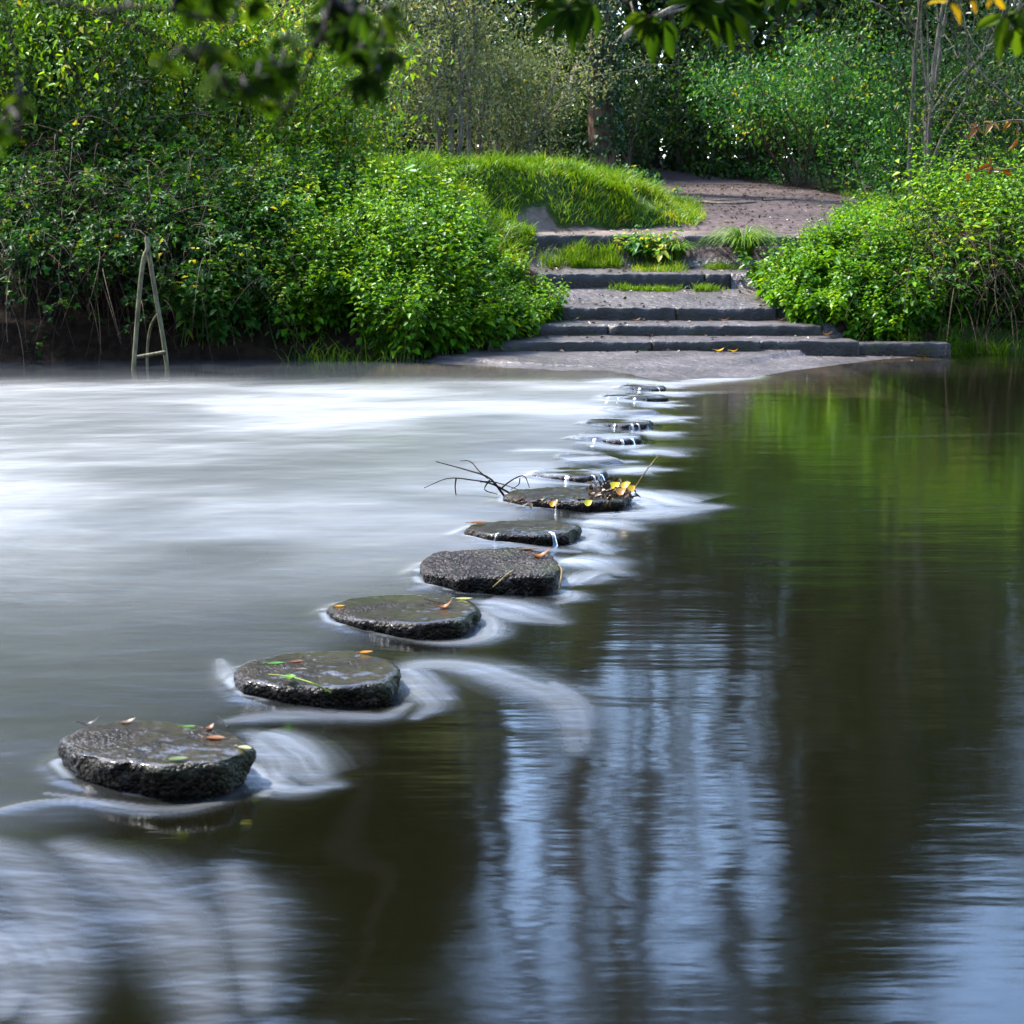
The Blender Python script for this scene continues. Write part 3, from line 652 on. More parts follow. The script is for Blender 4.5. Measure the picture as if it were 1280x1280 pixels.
def left_clump(label, x0, x1, y0, y1, n, h0, h1, lean=(0.1, -.55, 0), **kw):
    b = scatter(n, lambda X, Y: (Y > shore(X) + .12) & (X < np.interp(Y, XL[:, 0], XL[:, 1]) + .12), (x0, x1), (y0, y1))
    h = rng.uniform(h0, h1, n) * (.85 + .3 * noise(b[:, 0] * 1.7, b[:, 1] * 1.7))
    hx = ss(.6, -.9, b[:, 0]); h = h * (.55 + .45 * hx)
    return nettle(label, b, h, np.array(lean) + vr(n, .22) * np.array([1, 1, 0]), group=LG, **kw)
left_clump('bright green nettle clump at the right end of the left bank, beside the second step', -.7, .6, 21.6, 23.9, 300, .55, .95, (.35, -.5, 0))
left_clump('bright nettle clump hanging over the beach, left of the lowest stone step', -1.7, -.6, 21.0, 23.2, 360, .7, 1.15, (.15, -.6, 0))
left_clump('tall nettle clump halfway along the left bank, drooping close over the water', -2.8, -1.6, 20.9, 23.2, 380, .7, 1.2, (0, -.6, 0))
left_clump('darker nettle clump just right of the metal frame in the water', -4.1, -2.7, 21.6, 23.4, 300, .7, 1.2, (0.1, -.75, 0), mat='hazel', tint=(.55, .2), droop=.5, leaf=.105)
left_clump('pale green nettle clump along the top of the left bank below the grassy mound', -3.2, -.6, 23.2, 25.6, 420, .5, .85, (.05, -.3, 0), tint=(.62, .2))
left_clump('yellowish nettle clump high on the left bank under the overhanging branch', -4.8, -2.6, 23.2, 25.8, 420, .7, 1.15, (0, -.35, 0), tint=(.68, .22))
# brambles: arching canes, many bare ones hanging in front of the mud
def bramble(label, base, ln, lean, n_leaf, bare=0, tint=(.45, .25), leaf=.075, group='bramble thickets', hang=1.0, mat='bramble', name='bramble_thicket', tmin=.25):
    n = len(base)
    d0 = unit(np.array([0, 0, 1.1]) + lean * .6 + vr(n, .35)); d1 = unit(lean * 1.0 + np.array([0, 0, -.55 * hang]) + vr(n, .5))
    Pn = stems_arr(base, d0, d1, ln, 12)
    e = empty(name, base.mean(0) * np.array([1, 1, 0]) + np.array([0, 0, base[:, 2].min()]), label, 'bramble', group)
    a = Acc(); v, q = tubes(Pn, np.linspace(.008, .0025, 12)[None] * np.ones((n, 1)), 4); a.add(v, q)
    if bare:
        k = rng.integers(0, n, bare); st, _ = at_t(Pn[k], rng.uniform(.2, .9, (bare, 1))); st = st[:, 0]
        B = stems_arr(st, unit(np.array([0, -.35, .15]) + vr(bare, .5)), unit(np.array([0, -.1, -1.4]) + vr(bare, .35)), rng.uniform(.6, 1.9, bare), 12)
        g = H(B[..., 0], B[..., 1], False); B[..., 2] = np.maximum(B[..., 2], np.maximum(g, .0) + .03)
        v, q = tubes(B, np.linspace(.0065, .0025, 12)[None] * np.ones((bare, 1)), 3); a.add(v, q)
    a.build('canes', M['cane'], e)
    a = Acc(); m = n_leaf
    t = rng.uniform(tmin, 1, (n, m)); pos, tan = at_t(Pn, t)
    pos = pos.reshape(-1, 3); N_ = len(pos)
    out = vr(N_, .6) + np.array([0, -.25, .15]); out = unit(out)
    pos = pos + out * rng.uniform(.02, .12, (N_, 1))
    tn0 = np.clip(rng.normal(tint[0], tint[1], N_) + .1 * (pos[:, 2] - pos[:, 2].mean()), 0, 1)
    sz = leaf * rng.uniform(.6, 1.25, N_)
    nrm = np.array([0, -.2, 1.]) + vr(N_, .45)
    for da in (-1.15, 0, 1.15):
        sd = unit(np.cross(out, nrm)); d = out * math.cos(da) + sd * math.sin(da)
        v, q = leaves(pos, d, nrm, sz * (1.1 if da == 0 else .9), sz * .62)
        a.add(v, q, tint=np.repeat(np.clip(tn0 + rng.normal(0, .05, N_), 0, 1), 6))
    a.build('foliage', M[mat], e); return e
def bank_pts(n, x0, x1, y0, y1):
    return scatter(n, lambda X, Y: Y > shore(X) + .3, (x0, x1), (y0, y1))
b = bank_pts(150, -7.2, -5.0, 21.7, 23.8); bramble('dark bramble thicket at the left edge with brown canes hanging over the mud', b, rng.uniform(1.3, 2.3, 150), np.array([.05, -.7, 0]) + vr(150, .3), 24, 260, (.40, .24))
b = bank_pts(150, -5.2, -3.3, 21.7, 23.8); bramble('bramble thicket hanging behind the metal frame, bare canes below', b, rng.uniform(1.2, 2.1, 150), np.array([.1, -.7, 0]) + vr(150, .3), 24, 200, (.40, .22))
b = bank_pts(130, -7.4, -4.6, 24.0, 26.5); bramble('bramble thicket on the upper left bank, dull green with a few yellow leaves', b, rng.uniform(1.0, 1.6, 130), np.array([.0, -.6, .1]) + vr(130, .3), 34, 20, (.55, .24))
b = bank_pts(110, -4.6, -2.2, 23.6, 26.0); bramble('bramble patch between the nettles below the overhanging branch', b, rng.uniform(1.0, 1.7, 110), np.array([.1, -.5, .1]) + vr(110, .3), 22, 40, (.45, .22))
# right bank
RG = 'nettle clumps on the right bank'
def right_clump(label, x0, x1, y0, y1, n, h0, h1, lean=(-.25, -.5, 0), **kw):
    b = scatter(n, lambda X, Y: (Y > shore(X) + .25) & (X > np.interp(Y, XR[:, 0], XR[:, 1]) - .05), (x0, x1), (y0, y1))
    h = rng.uniform(h0, h1, n) * (.8 + .4 * noise(b[:, 0] * 1.7, b[:, 1] * 1.7))
    return nettle(label, b, h, np.array(lean) + vr(n, .22) * np.array([1, 1, 0]), group=RG, **kw)
right_clump('rounded bright nettle clump beside the third stone step, right of the stairs', 3.5, 4.5, 22.9, 25.2, 340, .38, .6)
right_clump('bright nettle clump in front of the path, right of the rounded one', 4.4, 5.6, 22.9, 25.2, 350, .38, .62)
right_clump('nettle clump bordering the right side of the dirt path', 5.0, 6.6, 25.6, 29, 320, .25, .5, tint=(.58, .2))
right_clump('tall yellow-green nettle clump at the right edge of the view', 5.8, 7.4, 23.6, 26, 480, 1.2, 1.9, (-.15, -.35, 0), tint=(.62, .22))
right_clump('low nettle clump along the waterline at the far right', 4.7, 7.3, 22.8, 23.9, 420, .4, .75, (0, -.6, 0), tint=(.4, .2))
b = bank_pts(120, 5.3, 7.4, 23.4, 24.8); bramble('bramble tangle of bare canes on the right bank above the water', b, rng.uniform(1.0, 1.7, 120), np.array([-.1, -.7, 0]) + vr(120, .3), 10, 300, (.5, .24))

# shrubs and trees
def branching(root, d, length, rad, levels, spread=.6, upb=.25, kids=4, seed=0, k=7):
    rs = np.random.default_rng(seed); out = []; tips = []
    def go(p, d, l, r, lv):
        pts = [p]; dd = d.copy()
        for _ in range(k - 1):
            dd = dd + rs.normal(0, .11, 3) + np.array([0, 0, upb * .06]); dd /= np.linalg.norm(dd); pts.append(pts[-1] + dd * l / (k - 1))
        pts = np.array(pts); out.append((pts, np.linspace(r, r * .55, k)))
        if lv == 0: tips.append(pts); return
        for j in range(kids):
            t = rs.uniform(.3, 1.0) if j else 1.0; i = min(k - 1, int(t * (k - 1)))
            nd = dd + rs.normal(0, spread, 3) + np.array([0, 0, upb]); nd /= np.linalg.norm(nd)
            go(pts[i], nd, l * rs.uniform(.5, .75), r * .5 * rs.uniform(.8, 1.1), lv - 1)
    go(np.array(root, float), np.array(d, float) / np.linalg.norm(d), length, rad, levels)
    return out, tips
def leafy(label, root, trunks, leaf, n_per_tip, mat, bark='bark', levels=2, cat='tree', name='tree', group=None, kids=4, spread=.6, cloud=.28, tint=(.5, .22), seed=0, aspect=.55, upb=.25, ivy=None):
    """trunks: list of (offset, dir, length, radius)"""
    root = np.array(root, float)
    e = empty(name, root, label, cat, group)
    a = Acc(); tips = []; mains = []
    for i, (o, d, l, r) in enumerate(trunks):
        br, tp = branching(root + np.array(o) - np.array([0, 0, .15]), d, l, r, levels, spread, upb, kids, seed * 50 + i)
        v, q = tubes(np.array([b[0] for b in br]), np.array([b[1] for b in br]), 7); a.add(v, q); tips += tp; mains.append(br[0])
    a.build('trunk', M[bark], e, True)
    T = np.array(tips)
    m = n_per_tip; nT = len(T)
    pos, _ = at_t(T, rng.uniform(.1, 1, (nT, m)))
    pos = pos + rng.normal(0, cloud, (nT, m, 3)) * np.array([1, 1, .7])
    tn = rng.normal(tint[0], tint[1] * .8, (nT, 1)) + rng.normal(0, tint[1] * .7, (nT, m))
    pos = pos.reshape(-1, 3); N_ = len(pos)
    d = vr(N_, .6) + np.array([0, 0, -.35]); U = np.array([0, -.25, 1.]) + vr(N_, .5)
    sz = leaf * rng.uniform(.6, 1.3, N_)
    a = Acc(); v, q = leaves(pos, d, U, sz, sz * aspect); a.add(v, q, tint=np.repeat(np.clip(tn.ravel(), 0, 1), 6))
    a.build('crown' if cat == 'tree' else 'foliage', M[mat], e)
    if ivy:
        pts, rad = mains[0]; hh, cnt, thick = ivy
        t = .1 + (hh - .1) * rng.random((1, cnt)); p, tan = at_t(pts[None], t); p = p[0]
        an = rng.uniform(0, 6.28, cnt); o = np.stack([np.cos(an), np.sin(an), np.zeros(cnt)], 1)
        bul = thick * (.35 + .9 * noise(np.cos(an) * 1.5 + 5, np.sin(an) * 1.5, p[:, 2] * 1.1))
        keep = noise(an * 1.2, p[:, 2] * 1.5, 2.0) > .22
        p = p + o * (rad.mean() + bul * rng.uniform(.3, 1, cnt))[:, None]; p = p[keep]; o = o[keep]; c2 = len(p)
        a = Acc(); v, q = leaves(p, o * .3 + np.array([0, 0, -.8]) + vr(c2, .4), o + vr(c2, .35), rng.uniform(.06, .11, c2), rng.uniform(.055, .09, c2)); a.add(v, q, tint=np.repeat(np.clip(rng.normal(.5, .25, c2), 0, 1), 6))
        a.build('ivy', M['ivy'], e)
    return e
def gp(px, d): # ground point below photo column px at distance d
    X = (px - 640) / F * d; return np.array([X, d, float(H(X, d))])
def multi(n, spread, l, r, seed):
    rs = np.random.default_rng(seed)
    return [((rs.normal(0, .25), rs.normal(0, .25), 0), np.array([rs.normal(0, spread), rs.normal(0, spread), 1.]), l * rs.uniform(.75, 1.15), r * rs.uniform(.7, 1.2)) for _ in range(n)]
SG = 'shrubs at the edge of the wood'
def shrub(label, px, d, n, l, leaf, per, mat, seed, spread=.45, lv=2, kids=4, bark='bark', tint=(.5, .22), cloud=.28, r=.03, name='shrub', aspect=.55):
    return leafy(label, gp(px, d), multi(n, spread, l, r, seed), leaf, per, mat, bark, lv, 'shrub', name, SG, kids, .55, cloud, tint, seed, aspect)
# the upper left thicket
shrub('yellow-green leafy shrub at the top left corner above the brambles', 30, 25.2, 9, 2.3, .10, 60, 'shrub', 1, .5, tint=(.54, .22))
shrub('bright sunlit shrub at the top left with some yellow leaves', 170, 25.8, 9, 2.4, .10, 60, 'shrub', 2, .5, tint=(.58, .22))
shrub('green shrub behind the overhanging dark branch, top left', 300, 26.4, 9, 2.2, .10, 56, 'shrub', 3, .45, tint=(.58, .22))
shrub('low bright shrub above the nettles, left of the grassy mound', 395, 26.6, 7, 1.2, .07, 36, 'shrub', 4, .5, tint=(.6, .2))
shrub('dark glossy shrub amid the left thicket', 115, 24.6, 7, 1.6, .08, 36, 'dark_leaf', 31, .5, tint=(.5, .25))
shrub('dull green shrub outside the left edge of the thicket', -90, 25.5, 8, 2.2, .085, 40, 'bramble', 32, .5)
# behind the mound
shrub('grey-green willow shrub behind the left end of the mound', 440, 33, 10, 2.4, .08, 110, 'grey_leaf', 5, .4, bark='bark_pale', tint=(.5, .25), aspect=.35)
shrub('grey-green shrub with tangled pale stems right of the vine-hung trunk', 625, 35, 10, 2.4, .08, 110, 'grey_leaf', 6, .4, bark='bark_pale', tint=(.45, .25), aspect=.4)
shrub('dark leafy shrub left of the ivy-covered trunk', 690, 38.5, 8, 1.8, .09, 40, 'dark_leaf', 7, .45)
shrub('dark evergreen shrub right of the ivy-covered trunk', 785, 43, 8, 2.0, .09, 42, 'dark_leaf', 8, .45)
shrub('yellow-green shrub hanging over the end of the dirt path', 940, 47, 8, 2.6, .11, 40, 'shrub', 9, .45, tint=(.5, .25))
shrub('blue-green hazel shrub behind the dirt path, left one', 990, 40, 9, 2.1, .10, 44, 'hazel', 10, .5)
shrub('blue-green hazel shrub behind the dirt path, middle one', 1050, 38, 9, 2.1, .10, 44, 'hazel', 11, .5)
shrub('bushy hazel shrub just left of the thin bare stems', 1115, 35.5, 8, 1.5, .09, 40, 'hazel', 12, .5, tint=(.42, .2))
shrub('dark shrub behind the thin bare stems at right', 1190, 36, 9, 2.2, .09, 40, 'dark_leaf', 13, .45)
shrub('dark shrub at the right edge above the yellow-green nettles', 1275, 31, 9, 2.2, .085, 40, 'dark_leaf', 14, .45, tint=(.5, .25))
shrub('olive shrub outside the right edge of the wood', 1370, 30, 9, 2.2, .085, 36, 'bramble', 15, .45)
# the trees
TG = 'trees at the edge of the wood'
leafy('slender trunk hung with dry vines and pale leaves behind the mound', gp(568, 33.5), [((0, 0, 0), (-.06, 0, 1), 4.2, .075), ((.2, .1, 0), (.12, 0, 1), 3.8, .05), ((-.18, .1, 0), (-.1, 0, 1), 3.6, .055), ((.05, -.1, 0), (.28, 0, 1), 3.4, .04), ((-.05, -.12, 0), (-.02, -.02, 1), 3.4, .035)], .08, 100, 'grey_leaf', 'bark_pale', 2, 'tree', 'tree', TG, 4, .6, .35, (.55, .25), 27)
leafy('big ivy-covered trunk left of the end of the dirt path', gp(752, 37), [((0, 0, 0), (.02, 0, 1), 9.5, .30)], .16, 60, 'wood_far', 'bark_brown', 3, 'tree', 'tree', TG, 4, .65, .5, (.4, .22), 22, ivy=(.72, 4200, .32))
leafy('thin tree of several bare upright stems right of the dirt path', gp(1140, 33.5), [((0, 0, 0), (-.08, 0, 1), 5.0, .05), ((.12, 0, 0), (.03, 0, 1), 5.2, .05), ((.22, .05, 0), (.14, 0, 1), 5.0, .05), ((-.1, .05, 0), (-.22, 0, 1), 4.4, .045), ((.05, -.1, 0), (.22, -.05, 1), 4.2, .035)], .10, 26, 'dark_leaf', 'bark_pale', 2, 'tree', 'tree', TG, 4, .5, .35, (.5, .22), 23)
leafy('leaning pale trunk behind the grey-green shrubs', gp(655, 41), [((0, 0, 0), (.35, 0, 1), 9, .2)], .16, 16, 'wood_far', 'bark_pale', 2, 'tree', 'tree', TG, 4, .6, .5, (.5, .22), 24)
leafy('thin dark trunk beside the end of the path', gp(792, 52), [((0, 0, 0), (.0, 0, 1), 12, .13)], .16, 6, 'wood_far', 'bark', 2, 'tree', 'tree', TG, 3, .4, .4, (.4, .2), 25)
leafy('dark trunk half hidden behind the hazels', gp(935, 48), [((0, 0, 0), (.05, 0, 1), 13, .17)], .18, 8, 'wood_far', 'bark', 2, 'tree', 'tree', TG, 3, .4, .5, (.4, .2), 26)

# the wood beyond
def woodland():
    a = Acc(); b = Acc()
    prof = np.array([(-2500, 24), (-900, 26), (-300, 24), (-60, 31), (55, 31), (95, 19), (125, 19), (150, 31), (235, 31), (270, 18), (350, 18), (385, 27), (400, 28), (560, 28), (600, 15), (640, 12.5), (700, 13.5), (760, 11.5), (900, 11.5), (985, 13), (1020, 25), (1150, 23), (1210, 19), (1280, 19.5), (1400, 24), (2200, 26), (3600, 24)])
    nt_ = 240
    px = np.concatenate([rng.uniform(-300, 1600, 150), rng.uniform(-2400, 3400, 90)])
    dd = rng.uniform(48, 75, nt_)
    tall = np.concatenate([rng.uniform(345, 580, 34), rng.uniform(1020, 1215, 24), rng.uniform(-160, 330, 34)]); px = np.concatenate([px, tall, [728, 812, 930]]); dd = np.concatenate([dd, rng.uniform(46, 70, len(tall)), [52, 55, 50]])
    for x, d in zip(px, dd):
        g = gp(x, d); top = CH + d * math.tan(R(np.interp(x, prof[:, 0], prof[:, 1]) * rng.uniform(.8, 1.0))) - g[2]
        infr = -100 < x < 1380
        slim = x in (728, 812, 930)
        if slim: top = d * math.tan(R(19))
        w = min(.22 * top, 2.4) if infr else .25 * top
        if slim: w = .55
        if top > 12: w *= .8
        br, tp = branching(g - np.array([0, 0, .2]), (rng.normal(0, .06), 0, 1), top * .8, .012 * top + .05, 0, .4, .2, 3, int(d * 100))
        v, q = tubes(np.array([q_[0] for q_ in br]), np.array([q_[1] for q_ in br]), 6); b.add(v, q)
        n = int((520 if top < 14 else 760) if infr else 200)
        nc = 16
        cz = rng.uniform(.06, 1, nc) ** .75 * top; cw = w * np.sqrt(np.clip(1.05 - (cz / top), .3, 1)); an = rng.uniform(0, 6.28, nc); rr = np.sqrt(rng.random(nc)) * cw
        cc = g + np.stack([np.cos(an) * rr, np.sin(an) * rr, cz], 1)
        pos = (cc[:, None] + rng.normal(0, 1, (nc, n // nc, 3)) * (w * .26 + (.05 if slim else .2)) * np.array([1, 1, .75])).reshape(-1, 3); m = len(pos)
        pos[:, 2] = np.minimum(pos[:, 2], g[2] + top * 1.02)
        ct = np.repeat(rng.normal(.45, .2, nc), n // nc)
        sz = rng.uniform(.2, .42, m) * (1 if infr else 1.7)
        v, q = leaves(pos, vr(m, .6) + np.array([0, 0, -.3]), np.array([0, -.2, 1]) + vr(m, .5), sz, sz * .55)
        a.add(v, q, tint=np.repeat(np.clip(ct + rng.normal(0, .12, m), 0, 1), 6))
    # tall trees with bare stems and high crowns behind the path
    for x in (795, 850, 905, 962, 1008, 1030):
        d = rng.uniform(50, 58); g = gp(x, d); hi = d * math.tan(R(28.5)); lo = d * math.tan(R(21)); 
        br, tp = branching(g - np.array([0, 0, .2]), (rng.normal(0, .03), 0, 1), hi, .16, 0, .4, .2, 3, int(x))
        v, q = tubes(np.array([q_[0] for q_ in br]), np.array([q_[1] for q_ in br]), 6); b.add(v, q)
        n = 900; pos = br[0][0][-1] * np.array([.4, .4, 0]) + g * np.array([.6, .6, 0]) + np.stack([rng.normal(0, .85, n), rng.normal(0, 1.3, n), rng.uniform(lo, hi, n) + CH], 1)
        sz = rng.uniform(.25, .5, n); v, q = leaves(pos, vr(n, .6), np.array([0, -.2, 1]) + vr(n, .5), sz, sz * .55); a.add(v, q, tint=np.repeat(rng.random(n) * .8, 6))
    # unseen trees added behind the camera and along the river to block sky light
    for k in range(110):
        x, y = (rng.uniform(-45, 45), rng.uniform(-40, -15)) if k < 66 else (random.choice((-1, 1)) * rng.uniform(17, 40), rng.uniform(-8, 20))
        if k >= 66: y = y if abs(x) > 24 else -9
        g = np.array([x, y, .1]); top = rng.uniform(14, 19); n = 260
        br, tp = branching(g - np.array([0, 0, .2]), (0, 0, 1), top * .8, .25, 0, .4, .2, 3, k)
        v, q = tubes(np.array([q_[0] for q_ in br]), np.array([q_[1] for q_ in br]), 6); b.add(v, q)
        pos = g + rng.normal(0, 1, (n, 3)) * np.array([2.0, 2.0, .24 * top]) + np.array([0, 0, top * .58]); pos[:, 2] = np.clip(pos[:, 2], .4, top)
        sz = rng.uniform(.6, 1.1, n); v, q = leaves(pos, vr(n, .6), np.array([0, -.2, 1]) + vr(n, .5), sz, sz * .55); a.add(v, q, tint=np.repeat(rng.random(n), 6))
    # brushwood filling the foot of the wood
    n = 130000
    x = rng.uniform(-500, 1800, n); d = rng.uniform(43, 72, n); X = (x - 640) / F * d
    gap = np.exp(-((X - 4.0) / 1.0) ** 2) * (d < 58)
    cl = noise(X * .5, d * .5, 1.0); hh = (1.5 + 8.5 * noise(X * .35 + 9, d * .3, 2.0)) * (1 - .95 * gap) + 4.0 * (d > 62) * rng.random(n)
    pos = np.stack([X, d, H(X, d, False) + rng.random(n) * hh], 1); pos = pos[(cl > .2) & (gap < .75)]; m = len(pos)
    sz = rng.uniform(.14, .28, m)
    v, q = leaves(pos, vr(m, .6) + np.array([0, 0, -.3]), np.array([0, -.3, 1]) + vr(m, .5), sz, sz * .55)
    a.add(v, q, tint=np.repeat(np.clip(.25 + .6 * noise(pos[:, 0] * .9, pos[:, 1] * .9, pos[:, 2] * .9) + rng.normal(0, .12, m), 0, 1), 6))
    o = a.build('woodland', M['wood_far']); tag(o, kind='stuff')
    c = b.build('trunks', M['bark'], o, True); tag(c, kind='stuff')
woodland()

# ------------------------------------------------------------------ grass and ground cover
def blades(a, base, h, lean, w=.008, tint=None, k=3):
    n = len(base)
    an = rng.uniform(0, 6.28, n); sd = np.stack([np.cos(an), np.sin(an), np.zeros(n)], 1)
    d = np.array([0, 0, 1.]) + lean
    up = base + unit(d) * (h * .55)[:, None]; tip = up + unit(d * np.array([1.7, 1.7, .75]) + lean * .9) * (h * .5)[:, None]
    wv = sd * np.broadcast_to(w, (n,))[:, None]
    V = np.stack([base - wv, base + wv, up + wv * .75, up - wv * .75, tip], 1).reshape(-1, 3)
    i = np.arange(n)[:, None] * 5
    a.add(V, i + np.array([0, 1, 2, 3]), i + np.array([3, 2, 4]), np.repeat(tint if tint is not None else np.clip(rng.normal(.5, .2, n), 0, 1), 5))
def grass_on(n, test, xr_, yr_, h0, h1):
    b = scatter(n, test, xr_, yr_); return b, rng.uniform(h0, h1, n) * (.6 + .8 * noise(b[:, 0] * 2.2, b[:, 1] * 2.2))
gi = (xs, ys)
def samp(A, X, Y):
    i = np.clip(np.searchsorted(xs, X) - 1, 0, len(xs) - 2); j = np.clip(np.searchsorted(ys, Y) - 1, 0, len(ys) - 2); return A[j, i]
a = Acc()
b, h = grass_on(60000, lambda X, Y: (samp(a_grass, X, Y) > rng.random(len(X)) * .9 + .08) & (samp(a_sand, X, Y) < .3) & (noise(X * 1.9, Y * 1.9, 8.0) > .17 + .2 * rng.random(len(X))) & (X < np.interp(Y, XL[:, 0], XL[:, 1]) - .02 + .1 * rng.random(len(X))), (-5.5, 3.4), (25.6, 33.5), .12, .30)
tq = np.stack([noise(b[:, 0] * 2.8, b[:, 1] * 2.8, 4.0) - .5, noise(b[:, 0] * 2.8, b[:, 1] * 2.8, 9.0) - .5, 0 * h], 1) * 1.3
h = h * (.35 + 1.1 * noise(b[:, 0] * 3.4, b[:, 1] * 3.4, 6.0))
blades(a, b, h, tq + vr(len(b), .4) * np.array([1, 1, 0]) + np.array([.1, -.3, 0]), .010, np.clip(.2 + .6 * noise(b[:, 0] * 1.3, b[:, 1] * 1.3) + rng.normal(0, .24, len(b)), 0, 1))
b, h = grass_on(9000, lambda X, Y: (X > np.interp(Y, XR[:, 0], XR[:, 1]) + .1) & (Y > shore(X) + .15), (3.5, 8.5), (22.3, 36), .1, .25)
blades(a, b, h, vr(len(b), .35) * np.array([1, 1, 0]), .006)
tag(a.build('grass', M['grass']), kind='stuff')
a = Acc()   # low herbs where the wood begins
b = scatter(16000, lambda X, Y: ((X > np.interp(Y, XR[:, 0], XR[:, 1]) + .15) | (X < np.interp(Y, XL[:, 0], XL[:, 1]) - .15)), (-9, 13), (31, 50)); n = len(b)
hh = rng.random(n) * (.15 + .45 * noise(b[:, 0] * .9, b[:, 1] * .9)); b[:, 2] += hh
sz = rng.uniform(.05, .11, n); v, q = leaves(b, vr(n, .7) + np.array([0, 0, -.15]), np.array([0, -.2, 1]) + vr(n, .3), sz, sz * .65)
a.add(v, q, tint=np.repeat(np.clip(rng.normal(.5, .22, n), 0, 1), 6))
tag(a.build('undergrowth', M['hazel']), kind='stuff')
def tuft(label, x0, x1, y0, y1, n, h0, h1, lean=(0, -.35, 0), w=.006, zmin=None, name='grass_tuft', tint=.5):
    X = x0 + (x1 - x0) * rng.beta(1.5, 1.5, n); X = X + .06 * rng.normal(size=n); Y = rng.uniform(y0, y1, n); kp = noise(X * 5, Y * 5, 1.0) > .16; X, Y = X[kp], Y[kp]; n = len(X); b = np.stack([X, Y, H(X, Y)], 1)
    if zmin is not None: b[:, 2] = rng.uniform(zmin[0], zmin[1], n)
    a = Acc(); blades(a, b - np.array([0, 0, .02]), rng.uniform(h0, h1, n) * (.35 + 1.1 * noise(X * 4, Y * 4, 5.0)), vr(n, .35) * np.array([1, 1, 0]) + np.array(lean), w, np.clip(rng.normal(tint, .2, n), 0, 1))
    o = a.build(name, M['grass']); tag(o, label, 'grass', 'grass on the stone steps'); return o
tuft('strip of short grass below the left half of the top step', .45, 1.6, 26.15, 26.5, 1500, .12, .32)
tuft('short grass growing along the front of the fourth step', 1.45, 2.95, 25.02, 25.2, 1300, .07, .2)
tuft('bright grass below the broad-leaved plant on the steps', 1.75, 2.5, 25.6, 26.4, 900, .1, .25, tint=.7)
tuft('little grass tuft below the arching sedge clump', 2.85, 3.3, 25.95, 26.25, 350, .08, .2)
tuft('rushy dark grass tuft sticking out of the nettles below the mound', -.85, -.2, 24.6, 25.2, 420, .45, .75, (0, -.15, 0), .009, None, tint=.2)
tuft('ragged grass hanging at the waterline left of the beach', -2.7, -1.2, 21.1, 21.6, 260, .12, .5, (.1, -.6, 0), tint=.2)
tuft('grass drooping over the right end block of the lowest step', 5.0, 5.75, 22.62, 22.85, 420, .15, .4, (-.05, -.6, 0), tint=.45)
tuft('ragged grass at the waterline beyond the right end of the lowest step', 5.5, 6.6, 22.75, 23.2, 420, .15, .5, (-.1, -.6, 0), tint=.35)
# arching sedge clump and the broad-leaved plant
def sedge(label, p, n, ln, spread):
    p = np.array(p); d = vr(n, 1) * np.array([1, 1, 0]); d = unit(d)
    Pn = stems_arr(p + d * .05, unit(np.array([0, 0, 1.4]) + d * .8 * rng.random((n, 1))), unit(d * spread + np.array([0, 0, -.9])), rng.uniform(.7, 1.1, n) * ln, 7)
    wv = unit(np.cross(d, np.array([0, 0, 1.])))[:, None] * (np.array([.006, .008, .008, .007, .006, .004, .001])[None, :, None])
    V = np.stack([Pn - wv, Pn + wv], 2).reshape(n, -1, 3); ix = np.arange(n)[:, None, None] * 14 + np.arange(6)[None, :, None] * 2
    Q = (ix + np.array([0, 1, 3, 2])).reshape(-1, 4)
    a = Acc(); a.add(V.reshape(-1, 3), Q, tint=np.repeat(np.clip(rng.normal(.35, .28, n), 0, 1), 14))
    tag(a.build('sedge_clump', M['grass']), label, 'sedge', 'plant clumps on the steps')
sedge('arching sedge clump on the steps, right of the broad-leaved plant', (3.42, 26.2, 1.12), 260, .95, .75)
sedge('smaller dark sedge clump between the two larger plants on the steps', (2.45, 26.35, 1.15), 110, .5, .8)
n = 46; bs = np.stack([np.clip(rng.normal(2.1, .2, n), 1.72, 2.5), rng.normal(26.35, .1, n), np.full(n, 1.15)], 1)
nettle('broad-leaved green plant growing out of the top step', bs, rng.uniform(.35, .6, n), vr(n, .6) * np.array([1, 1, 0]), .13, 'plant', 'plant clumps on the steps', 'hazel', 5, 'leafy_plant', (.7, .2), .35, .3)

# ------------------------------------------------------------------ metal frame in the shallows
D0 = 19.9
e = empty('metal_frame', PD(187, 462, D0) * np.array([1, 1, 0]) + np.array([0, 0, -.15]), 'weathered leaning metal A-shaped frame standing in the shallows by the left bank', 'metal frame')
def bar(pts, r, name, sides=8, sq=False):
    c = spline(pts, 24); v, q = tubes(c[None], np.full((1, 24), r), 4 if sq else sides); a = Acc(); a.add(v, q)
    k = 4 if sq else sides
    a.add(v[:k], [] , None) if False else None
    return a.build(name, M['metal'], e, not sq)
bar([PD(166, 478, D0), PD(170, 420, D0), PD(176, 350, D0), PD(180, 322, D0 + .02), PD(184, 312, D0 + .03), PD(184, 296, D0 + .05)], .026, 'leg')
bar([PD(211, 476, D0 + .1), PD(205, 430, D0 + .1), PD(194, 365, D0 + .1), PD(183, 296, D0 + .08)], .026, 'leg')
bar([PD(185, 476, D0 + .6), PD(184, 440, D0 + .6), PD(188, 410, D0 + .5), PD(196, 394, D0 + .3), PD(200, 392, D0 + .14)], .016, 'brace')
bar([PD(168, 447, D0 + .02), PD(207, 440, D0 + .08)], .021, 'crossbar')

